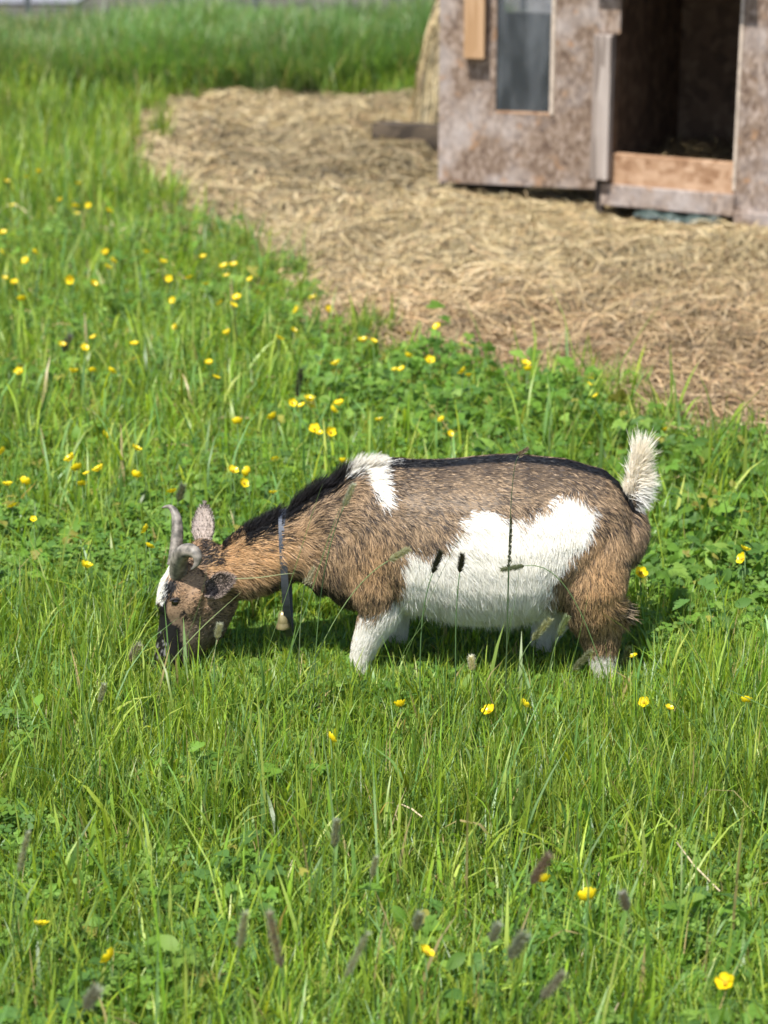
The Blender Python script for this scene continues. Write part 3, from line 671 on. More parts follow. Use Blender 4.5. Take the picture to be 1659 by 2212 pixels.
    sp_ = head & (((hx_ - 345) / 26) ** 2 + ((hy_ - 1408) / 24) ** 2 < 1) & (rng.random(n) < .6)
    sp_ |= head & (((hx_ - 338) / 11) ** 2 + ((hy_ - 1362) / 12) ** 2 < 1) & (rng.random(n) < .6)
    put(sp_ & (noise(hx_ / 3, hy_ / 3, 123) > .6), [.26, .255, .25], .5)
    return c
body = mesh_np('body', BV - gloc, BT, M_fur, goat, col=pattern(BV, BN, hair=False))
# --- combing directions: (px, py, dx, dy, length_m, lift)
ANC = np.array([
 (345, 1410, .1, -1, .004, .2), (350, 1340, .3, -1, .006, .2), (395, 1390, .5, -.8, .008, .25), (430, 1330, .7, -.5, .010, .25), (470, 1330, .8, .1, .013, .25),
 (345, 1255, -.5, .5, .016, .35), (365, 1230, -.2, .8, .016, .4), (410, 1260, .6, -.2, .008, .25), (480, 1200, .9, -.1, .022, .3), (450, 1195, .6, -.5, .018, .5),
 (505, 1160, .8, -.6, .026, .5), (560, 1125, .75, -.7, .034, .55), (560, 1200, 1, -.02, .030, .25), (540, 1270, .9, .45, .030, .3), (600, 1240, .9, .4, .03, .25),
 (650, 1130, .75, -.55, .034, .5), (660, 1180, .95, .25, .034, .3), (700, 1060, .6, -.8, .036, .55), (720, 1110, .9, .1, .03, .25), (700, 1230, .45, .9, .033, .2), (735, 1290, .1, 1, .030, .25),
 (750, 1010, .2, -1, .032, .7), (785, 985, .3, -.8, .036, .75), (815, 1010, .8, -.1, .026, .4), (800, 1060, .7, .7, .028, .2), (760, 1180, .25, 1, .028, .18), (820, 1240, .05, 1, .026, .2),
 (900, 1000, 1, 0, .016, .2), (900, 1080, 1, .15, .015, .18), (900, 1180, .55, .8, .018, .12), (1000, 1000, 1, 0, .014, .18), (1020, 1090, 1, .3, .015, .18), (1140, 985, 1, .05, .014, .18), (1160, 1060, 1, .25, .014, .18),
 (1250, 1010, .9, .3, .015, .18), (1320, 1060, .8, .6, .015, .18), (1290, 1110, .7, .6, .016, .17), (1370, 1110, .6, .9, .028, .4), (1372, 1170, .3, 1, .030, .35),
 (900, 1240, .45, .9, .032, .14), (900, 1310, .25, 1, .038, .18), (1000, 1180, .75, .65, .030, .14), (1000, 1260, .5, .85, .036, .14), (980, 1330, .4, 1, .042, .22), (1100, 1180, .6, .8, .032, .15), (1100, 1270, .35, 1, .038, .15), (1090, 1335, .3, 1, .034, .25),
 (1180, 1120, .2, .9, .030, .2), (1240, 1090, -.3, 1, .022, .2), (1200, 1200, -.25, 1, .034, .2), (1190, 1290, -.1, 1, .038, .22),
 (1280, 1180, .1, 1, .024, .18), (1240, 1240, -.15, 1, .024, .2), (1300, 1260, .25, 1, .026, .2), (1350, 1260, .4, 1, .032, .3), (1345, 1318, 1, .45, .036, .5), (1280, 1340, .2, 1, .024, .2), (1340, 1360, .3, 1, .018, .2), (1300, 1400, .05, 1, .018, .2),
 (1300, 1440, .1, 1, .015, .2), (1170, 1400, 0, 1, .022, .2), (810, 1320, -.25, 1, .022, .2), (790, 1380, -.25, 1, .015, .18), (780, 1440, 0, 1, .013, .2), (860, 1400, 0, 1, .016, .2)])
def comb(px, py):
    """inverse distance blend, in chunks"""
    out = np.empty((len(px), 4))
    for i in range(0, len(px), 20000):
        a, b = px[i:i + 20000, None], py[i:i + 20000, None]
        w = 1 / (((a - ANC[None, :, 0]) ** 2 + (b - ANC[None, :, 1]) ** 2) + 60) ** 2
        w /= w.sum(1, keepdims=True); out[i:i + 20000] = w @ ANC[:, 2:6]
    return out
def sample(n):
    a, b, c = BV[BT[:, 0]], BV[BT[:, 1]], BV[BT[:, 2]]
    ar = np.linalg.norm(np.cross(b - a, c - a), axis=1); ti = rng.choice(len(BT), n, p=ar / ar.sum())
    u = rng.random(n); v = rng.random(n); f = u + v > 1; u[f] = 1 - u[f]; v[f] = 1 - v[f]; w = 1 - u - v
    T = BT[ti]; P = BV[T[:, 0]] * w[:, None] + BV[T[:, 1]] * u[:, None] + BV[T[:, 2]] * v[:, None]
    N = BN[T[:, 0]] * w[:, None] + BN[T[:, 1]] * u[:, None] + BN[T[:, 2]] * v[:, None]
    return P, N / np.linalg.norm(N, axis=1)[:, None]
def ribbons(P, N, D, ln, lift, width, segs=4, droop=0.0, curl=.12):
    """hair: D unit tangent direction, lift 0..1"""
    n = len(P); t = np.linspace(0, 1, segs + 1)[None, :, None]
    l = ln[:, None, None]; lf = lift[:, None, None]; side = np.cross(N, D); side /= np.linalg.norm(side, axis=1)[:, None] + 1e-9
    cu = (rng.normal(0, curl, n))[:, None, None]
    Q = P[:, None, :] - N[:, None, :] * .0008 + l * (D[:, None, :] * (t * np.sqrt(1 - lf ** 2 * .8)) + N[:, None, :] * lf * (t - .35 * t * t) + side[:, None, :] * cu * t * t)
    Q[:, :, 2] -= (l[:, :, 0] * droop * t[:, :, 0] ** 2)
    roll = rng.normal(0, .5, n)[:, None]; wv = side * np.cos(roll) + N * np.sin(roll)
    prof = np.array([1, 1, .9, .65, .12])[None, :, None] if segs == 4 else np.interp(np.linspace(0, 1, segs + 1), [0, .6, 1], [1, .8, .1])[None, :, None]
    off = wv[:, None, :] * (width[:, None, None] * .5) * prof
    V = np.stack([Q - off, Q + off], 2).reshape(-1, 3)
    b = (np.arange(n) * (segs + 1) * 2)[:, None] + (np.arange(segs) * 2)[None, :]
    return V, np.stack([b, b + 1, b + 3, b + 2], -1).reshape(-1, 4)
def fur(n):
    P, N = sample(n); Y = GYc - np.abs(P[:, 1] - GYc); px, py = proj(P[:, 0], Y, P[:, 2])
    cm = comb(px, py)
    cl = noise(px / 7, py / 7, 111) - .5; c3 = noise(px / 25, py / 25, 112) - .5
    dx, dy = cm[:, 0], -cm[:, 1]; an = np.arctan2(dy, dx) + cl * .6 + c3 * .6 + rng.normal(0, .16, n)
    D = np.stack([np.cos(an), np.where(P[:, 1] < GYc, -.12, .12) * np.ones(n), np.sin(an)], 1)
    D = D - N * (D * N).sum(1, keepdims=True); ln = np.linalg.norm(D, axis=1)[:, None]; D = D / np.maximum(ln, .2)
    up_face = np.abs(P[:, 1] - GYc) < .03
    L = cm[:, 2] * rng.uniform(.65, 1.15, n); lift = np.clip(cm[:, 3] + rng.normal(0, .08, n), .03, .9)
    lift = np.where((cm[:, 3] > .45) & ~up_face & (px < 900), .25, lift)
    # short hair on muzzle and forehead must not use the neck's length
    nc = ~((px > 603) & (px < 618) & (py < 1172))
    L = np.where((px > 575) & (px <= 601) & (py < 1172), L * np.clip((612 - px) / 36, .42, 1), L)
    L = L * .78
    P, N, D, L, lift, px, py = P[nc], N[nc], D[nc], L[nc], lift[nc], px[nc], py[nc]; n = len(P)
    c = pattern(P, N)
    w = rng.uniform(.0006, .0011, n)
    V, Fc = ribbons(P, N, D, L, lift, w, droop=.12)
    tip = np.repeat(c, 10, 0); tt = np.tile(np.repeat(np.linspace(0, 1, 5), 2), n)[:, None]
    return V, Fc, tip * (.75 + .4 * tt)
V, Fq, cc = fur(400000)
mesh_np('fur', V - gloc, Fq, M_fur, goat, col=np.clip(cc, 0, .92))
# longer mane and withers crest standing up along the neck
n = 9000; P, N = sample(400000); px, py = proj(P[:, 0], P[:, 1], P[:, 2])
ok = (N[:, 2] > .45) & (np.abs(P[:, 1] - GYc) < .017) & (px > 478) & (px < 835); P, N, px, py = P[ok], N[ok], px[ok], py[ok]
gap = (px > 598) & (px < 624); P, N, px, py = P[~gap], N[~gap], px[~gap], py[~gap]; k = len(P)
D = np.stack([np.ones(k), rng.normal(0, .15, k), rng.uniform(-.1, .35, k)], 1); D -= N * (D * N).sum(1, keepdims=True); D /= np.linalg.norm(D, axis=1)[:, None]
L = np.interp(px, [478, 540, 605, 640, 700, 760, 800, 835], [.012, .026, .032, .034, .038, .034, .030, .012]) * rng.uniform(.6, 1.15, k)
wht = (px > 748 + rng.normal(0, 6, k))
c = np.where(wht[:, None], np.array([.72, .70, .67]), np.array([.012, .010, .010]) * rng.uniform(.7, 2, (k, 1)))
V, Fq = ribbons(P, N, D, L, np.clip(rng.normal(.72, .12, k), .3, .95), rng.uniform(.0006, .0011, k))
mesh_np('mane', V - gloc, Fq, M_fur, goat, col=np.repeat(c, 10, 0))
# tail: cream tuft held upright, dark hairs at its root
def tailhair():
    core = np.array([gp(*q) for q in [(1358, 1096), (1364, 1066), (1370, 1034), (1378, 1000)]]); n = 6000
    t = rng.random(n) ** .9; s = np.linspace(0, 1, 4)
    P = np.stack([np.interp(t, s, core[:, i]) for i in range(3)], 1) + rng.normal(0, .004, (n, 3))
    a = np.interp(t, [0, .35, .7, 1], [-.95, -.05, .95, 1.40]) + rng.normal(0, .16, n)
    frnt = rng.random(n) < .42; a = np.where(frnt, rng.normal(1.52, .09, n) + .25 * (1 - t), a)
    D = np.stack([np.cos(a), rng.normal(0, .22, n), np.sin(a)], 1); D /= np.linalg.norm(D, axis=1)[:, None]
    N = np.stack([-D[:, 2], rng.normal(-1.4, .35, n), D[:, 0]], 1); N -= D * (D * N).sum(1, keepdims=True); N /= np.linalg.norm(N, axis=1)[:, None]
    L = np.where(frnt, rng.uniform(.018, .036, n), np.interp(t, [0, .4, .8, 1], [.022, .040, .036, .058])) * rng.uniform(.6, 1.1, n)
    cr = np.array([.88, .82, .72]) * rng.uniform(.8, 1.15, (n, 1)); wh = np.array([.76, .74, .70])
    c0 = np.where(((t < .32) & ~frnt & (rng.random(n) < .85))[:, None], np.array([.015, .012, .012]), np.where((t < .5)[:, None] & ~frnt[:, None], wh, cr))
    V, Fc = ribbons(P, N, D, L, np.abs(rng.normal(.05, .05, n)), rng.uniform(.0007, .0012, n), curl=.25)
    tt = np.tile(np.repeat(np.linspace(0, 1, 5), 2), n)[:, None]; base = np.repeat(c0, 10, 0); dk = np.repeat((t < .32) & ~frnt, 10)[:, None]
    cc = np.where(dk & (tt > .55), wh * .9, base)
    return V, Fc, cc
V, Fq, cc = tailhair(); tag(mesh_np('tail', V - gloc, Fq, M_fur, goat, col=cc), 'upright cream tail tuft with dark hairs at its root')
# hock tuft and shaggy belly fringe
n = 420; P = gp(1338, 1316, -.066)[None] + rng.normal(0, 1, (n, 3)) * np.array([.006, .010, .007]); a = rng.normal(-.42, .25, n)
D = np.stack([np.cos(a), rng.normal(0, .2, n), np.sin(a)], 1); D /= np.linalg.norm(D, axis=1)[:, None]; N = np.tile(np.array([[0, -1., .3]]), (n, 1)); N -= D * (D * N).sum(1, keepdims=True); N /= np.linalg.norm(N, axis=1)[:, None]
V1, F1 = ribbons(P, N, D, rng.uniform(.012, .030, n), np.full(n, .1), rng.uniform(.0006, .001, n)); c1 = np.where(rng.random((n, 1)) < .45, np.array([.05, .036, .028]), np.array([.45, .33, .22])) * rng.uniform(.7, 1.2, (n, 1))
P, N = sample(160000); px, py = proj(P[:, 0], P[:, 1], P[:, 2]); ok = (N[:, 2] < -.35) & (px > 870) & (px < 1200) & (P[:, 2] > .08) & (P[:, 2] < .2) & (rng.random(len(px)) < .5); P, N = P[ok], N[ok]; k = len(P)
D = np.tile(np.array([[.25, 0, -1.]]), (k, 1)) + rng.normal(0, .22, (k, 3)); D -= N * (D * N).sum(1, keepdims=True) * .25; D /= np.linalg.norm(D, axis=1)[:, None]
V2, F2 = ribbons(P, -D[:, [2, 1, 0]] * np.array([-1, 1, 1]), D, rng.uniform(.010, .026, k), np.full(k, .05), rng.uniform(.0006, .0011, k)); c2_ = np.array([[.70, .685, .65]]) * rng.uniform(.85, 1.1, (k, 1))
mesh_np('fringe', np.concatenate([V1, V2]) - gloc, np.concatenate([F1, F2 + len(V1)]), M_fur, goat, col=np.concatenate([np.repeat(c1, 10, 0), np.repeat(c2_, 10, 0)]))
# nostril and lip line
M_nose = flatmat('nostril', (.012, .009, .008), .35, .5)
hn_, nn2 = hit(341, 1404)
if hn_:
    hn_ = np.array(hn_) - gloc; V, Fc = tube([hn_ + np.array([.004 * math.cos(a), -.0008, .0028 * math.sin(a) + .003 * math.cos(a)]) for a in np.linspace(-1.2, 2.6, 8)], [.0005, .0012, .0015, .0016, .0016, .0014, .001, .0005], 8)
    mesh_py('nostril', V, Fc, M_nose, goat, True)
# horns
def horncol(m_scale): pass
M_horn, nt, b, out = newmat('ridged_horn')
tc = nt.nodes.new('ShaderNodeTexCoord'); nz = nt.nodes.new('ShaderNodeTexNoise'); nz.inputs['Scale'].default_value = 90; nz.inputs['Detail'].default_value = 6
nt.links.new(tc.outputs['Object'], nz.inputs['Vector']); cr = nt.nodes.new('ShaderNodeValToRGB')
cr.color_ramp.elements[0].color = (.085, .076, .06, 1); cr.color_ramp.elements[1].color = (.26, .225, .185, 1); cr.color_ramp.elements[0].position = .38; cr.color_ramp.elements[1].position = .62
nt.links.new(nz.outputs[0], cr.inputs[0]); nt.links.new(cr.outputs[0], b.inputs['Base Color']); b.inputs['Roughness'].default_value = .5
bp = nt.nodes.new('ShaderNodeBump'); bp.inputs['Strength'].default_value = .35; bp.inputs['Distance'].default_value = .001
nt.links.new(nz.outputs[0], bp.inputs['Height']); nt.links.new(bp.outputs[0], b.inputs['Normal'])
def horn(path, radii, label):
    P = np.array([gp(*q) for q in path]); d = np.r_[0, np.cumsum(np.linalg.norm(np.diff(P, axis=0), axis=1))]
    t = np.linspace(0, d[-1], 46)
    # smooth the path with a light Catmull style average
    Q = np.stack([np.interp(t, d, P[:, i]) for i in range(3)], 1)
    for _ in range(12): Q[1:-1] = (Q[:-2] + Q[2:] + Q[1:-1] * 2) / 4
    r = np.interp(t, d, np.array(radii) * S1) * (1 + .035 * np.sin(t * 900) * (t < d[-1] * .75))
    V, Fc = tube(Q, r, 16, squash=.9); o = mesh_py('horn', [np.array(v) - gloc for v in V], Fc, M_horn, goat, True); tag(o, label)
horn([(377, 1222, .022), (379, 1205, .027), (381, 1181, .034), (383.5, 1151, .043), (382.5, 1122, .052), (377, 1102, .060), (365, 1091, .066), (350, 1097, .070)], [18, 16.5, 15.5, 14, 12, 9, 5.5, 1.4], 'tall horn on the far side curling forward at its tip')
horn([(392, 1252, -.020), (386, 1236, -.034), (386, 1212, -.050), (393, 1194, -.066), (408, 1186, -.080), (424, 1192, -.090), (431, 1207, -.096), (426, 1222, -.098), (412, 1231, -.100)], [23, 22, 21, 19, 16, 13, 10, 6, 1.4], 'near horn curling round towards the ear')
# ears
M_earin = flatmat('ear_inside', (.42, .27, .23), .6, nscale=140, namp=.5)
def ear(base, axis, normal, L, W, cup, label, inner, outer, hair_in, rimc=(.03, .024, .02)):
    ax = np.array(axis, float); ax /= np.linalg.norm(ax); nn_ = np.array(normal, float); nn_ -= ax * nn_.dot(ax); nn_ /= np.linalg.norm(nn_); sd = np.cross(ax, nn_)
    nu, nvv = 15, 15; V = []
    def pt(u, v, off):
        w = W * np.interp(u, [0, .12, .35, .6, .82, .95, 1], [.42, .62, .98, 1, .66, .3, .03])
        ca = v * (2.0 - .9 * u) * .62 * cup
        k = (2.0 - .9 * u) * .62 * cup
        R = w / max(.05, math.sin(k) if k < 1.57 else 1)
        return base + ax * (u * L) + sd * (R * math.sin(ca)) - nn_ * (R * (math.cos(ca) - math.cos(k))) + nn_ * off + ax * 0 - nn_ * (.006 * u * u)
    for s in (0, 1):
        for i in range(nu):
            for j in range(nvv): V.append(pt(i / (nu - 1), -1 + 2 * j / (nvv - 1), -.0016 * s))
    Fc = []; o = nu * nvv; mi = []
    for i in range(nu - 1):
        for j in range(nvv - 1):
            a = i * nvv + j; Fc.append((a, a + 1, a + nvv + 1, a + nvv)); Fc.append((a + o, a + nvv + o, a + nvv + 1 + o, a + 1 + o))
    rim = [j for j in range(nvv)] + [i * nvv + nvv - 1 for i in range(1, nu)] + [(nu - 1) * nvv + j for j in range(nvv - 2, -1, -1)] + [i * nvv for i in range(nu - 2, 0, -1)]
    for a, c_ in zip(rim, rim[1:] + rim[:1]): Fc.append((a, c_, c_ + o, a + o))
    V = np.array(V); n0 = nu * nvv; col = np.empty((len(V), 3)); col[:n0] = inner; col[n0:] = outer
    me = mesh_py('ear', V - gloc, Fc, M_fur, goat, True); at = me.data.color_attributes.new('col', 'FLOAT_COLOR', 'POINT')
    at.data.foreach_set('color', np.c_[col, np.ones(len(col))].astype(np.float32).ravel()); tag(me, label)
    # short ear hair: rim and both faces
    m = 6500; ui = rng.integers(0, nu, m); vi = rng.integers(0, nvv, m); back = rng.random(m) < .55
    P = V[ui * nvv + vi + np.where(back, n0, 0)] + rng.normal(0, .0008, (m, 3))
    D = ax[None] * 1.0 + sd[None] * ((vi / (nvv - 1) - .5) * .8)[:, None] + rng.normal(0, .12, (m, 3)); D /= np.linalg.norm(D, axis=1)[:, None]
    Nn = np.where(back[:, None], -nn_[None], nn_[None]) + rng.normal(0, .1, (m, 3)); Nn -= D * (D * Nn).sum(1, keepdims=True); Nn /= np.linalg.norm(Nn, axis=1)[:, None]
    cbase = np.where(back[:, None], np.array(outer), np.array(hair_in)) * rng.uniform(.75, 1.2, (m, 1))
    rimm = (vi == 0) | (vi == nvv - 1) | (ui >= nu - 2); cbase = np.where(rimm[:, None] & (rng.random(m) < .4)[:, None], np.array(rimc), cbase)
    Vh, Fh = ribbons(P, Nn, D, rng.uniform(.003, .007, m), np.abs(rng.normal(.10, .08, m)), rng.uniform(.0003, .0006, m))
    mesh_np('ear_fur', Vh - gloc, Fh, M_fur, me, col=np.repeat(np.clip(cbase, 0, .9), 10, 0))
b_far = gp(437, 1188, .038)
ear(b_far, (.02, .30, 1), (-.35, -1, .15), 0.076, .0185, .8, 'far ear held upright showing its pale pink inside', [.56, .46, .40], [.08, .06, .05], [.66, .57, .50])
b_near = gp(440, 1278, -.050)
ear(b_near, (.74, -.52, .56), (.12, -.72, .62), .068, .0185, 1.0, 'near ear turned back with its dark hollow showing', [.05, .038, .032], [.42, .33, .28], [.04, .032, .028], (.42, .33, .28))
# eye, nostril, hooves
M_eye = flatmat('dark_eye', (.012, .008, .006), .08, .6)
def sph(name, c, r, mat, par, seg=14, sc_=(1, 1, 1)):
    V = []; Fc = []
    for i in range(seg + 1):
        th = math.pi * i / seg
        for k in range(seg): a = 2 * math.pi * k / seg; V.append((c[0] + r * sc_[0] * math.sin(th) * math.cos(a), c[1] + r * sc_[1] * math.sin(th) * math.sin(a), c[2] + r * sc_[2] * math.cos(th)))
    for i in range(seg):
        for k in range(seg): a = i * seg + k; b_ = i * seg + (k + 1) % seg; Fc.append((a, b_, b_ + seg, a + seg))
    return mesh_py(name, V, Fc, mat, par, True)
h, nrm = hit(378, 1300)
if h: 
    h = np.array(h) - gloc; sph('eye', h + np.array(nrm) * -.0035, .0075, M_eye, goat)
    lid, lf_ = tube([h + np.array([math.cos(a) * .0085, -.002 + .002 * math.cos(a), math.sin(a) * .005 + .001]) for a in np.linspace(.1, 3.05, 9)], [.0008, .0016, .002, .0022, .0022, .0022, .002, .0016, .0008], 8)
    mesh_py('eyelid', lid, lf_, flatmat('eyelid_skin', (.03, .022, .018), .6), goat, True)
fe = hrot([np.array(gp(378, 1300, .046))])[0] - gloc; sph('eye', fe, .0075, M_eye, goat)
M_hoof = flatmat('hoof_horn', (.10, .08, .06), .5, nscale=50)
for k_, st in LEGS.items():
    px_, py_, r_, w_, dy_ = st[-1]; b0 = gp(px_, py_, dy_) - gloc
    for s in (-1, 1):
        V, Fc = tube([b0 + np.array([.002, s * .008, .018]), b0 + np.array([-.003, s * .008, .006]), b0 + np.array([-.008, s * .0085, -b0[2] * .5]), b0 + np.array([-.010, s * .009, -b0[2] + .003])], [.009, .0105, .011, .0095], 12)
        mesh_py('hoof', V, Fc, M_hoof, goat, True)
# collar with bell
M_strap = flatmat('black_strap', (.035, .038, .045), .4, .5, nscale=60); M_strapg = flatmat('grey_blue_strap', (.055, .066, .09), .5, .35, nscale=60, namp=.45)
def band(n=56):
    V = []; cx, cy = 617, 1243
    for i in range(n):
        a = 2 * math.pi * i / n; ry = (.0505 + .0088 * min(1, max(0, math.cos(a) - .28) * 2.6)) * (1 - .35 * max(0, -math.cos(a)) ** 2)
        pz = cy - math.cos(a) * (128 if math.cos(a) < 0 else 138); pxx = cx + (pz - 1120) * .06 - 6
        y = math.sin(a) * -ry; c0 = gp(pxx, pz, 0); c0[1] = GYc + y
        nrm_ = np.array([0, -math.sin(a) * 1.6, math.cos(a)]); nrm_ /= np.linalg.norm(nrm_)
        for s, t in ((-1, 0), (1, 0), (1, 1), (-1, 1)): V.append(c0 + np.array([s * .0060, 0, 0]) + nrm_ * (.0028 * t) - gloc)
    Fc = []
    for i in range(n):
        a = i * 4; b_ = ((i + 1) % n) * 4
        for j in range(4): Fc.append((a + j, a + (j + 1) % 4, b_ + (j + 1) % 4, b_ + j))
    return V, Fc
V, Fc = band(); collar = mesh_py('collar', V, Fc, [M_strap, M_strapg], goat)
for p_ in collar.data.polygons:
    if p_.center.z > gp(617, 1200)[2]: p_.material_index = 1
tag(collar, 'loose black collar strap, grey where it crosses the neck top')
M_brass = flatmat('brass', (.36, .29, .15), .35, .6, .5, nscale=60)
bc = gp(611, 1340, -.035) - gloc; V = []; Fc = []; prof = [(.001, .016), (.005, .0155), (.0075, .010), (.0085, .003), (.0098, -.003), (.0094, -.0045), (.0108, -.006), (.0102, -.0075), (.0116, -.009), (.0110, -.0105), (.0122, -.013), (.0112, -.0135), (.0085, -.008), (.006, .004)]
for r_, z_ in prof:
    for k in range(20): a = 2 * math.pi * k / 20; V.append(bc + np.array([math.cos(a) * r_, math.sin(a) * r_, z_]))
for i in range(len(prof) - 1):
    for k in range(20): Fc.append((i * 20 + k, i * 20 + (k + 1) % 20, (i + 1) * 20 + (k + 1) % 20, (i + 1) * 20 + k))
bell = mesh_py('bell', V, Fc, M_brass, collar, True)
V, Fc = tube([bc + np.array([0, 0, .015]), bc + np.array([.003, .004, .028]), bc + np.array([.006, .014, .040])], [.0014] * 3, 8); mesh_py('bell_loop', V, Fc, M_strap, collar, True)
# ------------------------------------------------------------------ buttercups, one thing each
M_pet, nt, b, out = newmat('buttercup_petal')
b.inputs['Base Color'].default_value = (.86, .66, .012, 1); b.inputs['Roughness'].default_value = .28; b.inputs['Specular IOR Level'].default_value = .6
tr = nt.nodes.new('ShaderNodeBsdfTranslucent'); tr.inputs[0].default_value = (.9, .72, .02, 1); ms = nt.nodes.new('ShaderNodeMixShader'); ms.inputs[0].default_value = .3
nt.links.new(b.outputs[0], ms.inputs[1]); nt.links.new(tr.outputs[0], ms.inputs[2]); nt.links.new(ms.outputs[0], out.inputs[0])
M_cen = flatmat('stamens', (.62, .42, .02), .7, nscale=300); M_stem = flatmat('flower_stem', (.07, .13, .03), .5, nscale=30)
def petal_mesh(a, R=.0112):
    V = []; Fc = []; nu, nw = 6, 7
    for i in range(nu):
        u = i / (nu - 1); r = .0012 + u * R
        wd = R * .53 * math.sin(math.pi * (.12 + .70 * u)) ** .8
        for j in range(nw):
            v = -1 + 2 * j / (nw - 1); rr = r - (.0018 * v * v * u); x = rr * math.cos(.38 + .1 * u); z = rr * .46 * u ** .8 + .0018 * v * v * u; y = v * wd
            V.append((x * math.cos(a) - y * math.sin(a), x * math.sin(a) + y * math.cos(a), z))
    for i in range(nu - 1):
        for j in range(nw - 1): q = i * nw + j; Fc.append((q, q + 1, q + nw + 1, q + nw))
    return V, Fc
def stamen_mesh():
    V = []; Fc = []
    for k in range(26):
        a = k * 2.4; r = .0034 * math.sqrt(k / 26); h = .0045 - r * .3 + random.uniform(-.0003, .0003); v, f = tube([(r * .6 * math.cos(a), r * .6 * math.sin(a), .0004), (r * math.cos(a), r * math.sin(a), h)], [.0003, .00055], 5)
        o = len(V); V += v; Fc += [tuple(i + o for i in g) for g in f]
    return V, Fc
def buttercup(z):
    r = empty('buttercup', (0, 0, 0))
    V, Fc = tube([(0, 0, 0), (.004, .002, .35), (.002, -.002, .7), (0, 0, 1)], [.0011, .001, .0009, .0009], 7); s = mesh_py('stem', V, Fc, M_stem, r, True)
    return r, s
pm = []
proto = empty('buttercup', (0, 0, -5)); V, Fc = tube([(0, 0, 0), (.006, .003, .35), (.003, -.003, .7), (0, 0, 1)], [.0011, .001, .0009, .0009], 7)
st0 = mesh_py('stem', V, Fc, M_stem, proto, True)
kids = [mesh_py('petal', *petal_mesh(k * 1.2566), M_pet, proto, True) for k in range(5)]
kids.append(mesh_py('stamens', *stamen_mesh(), M_cen, proto, True))
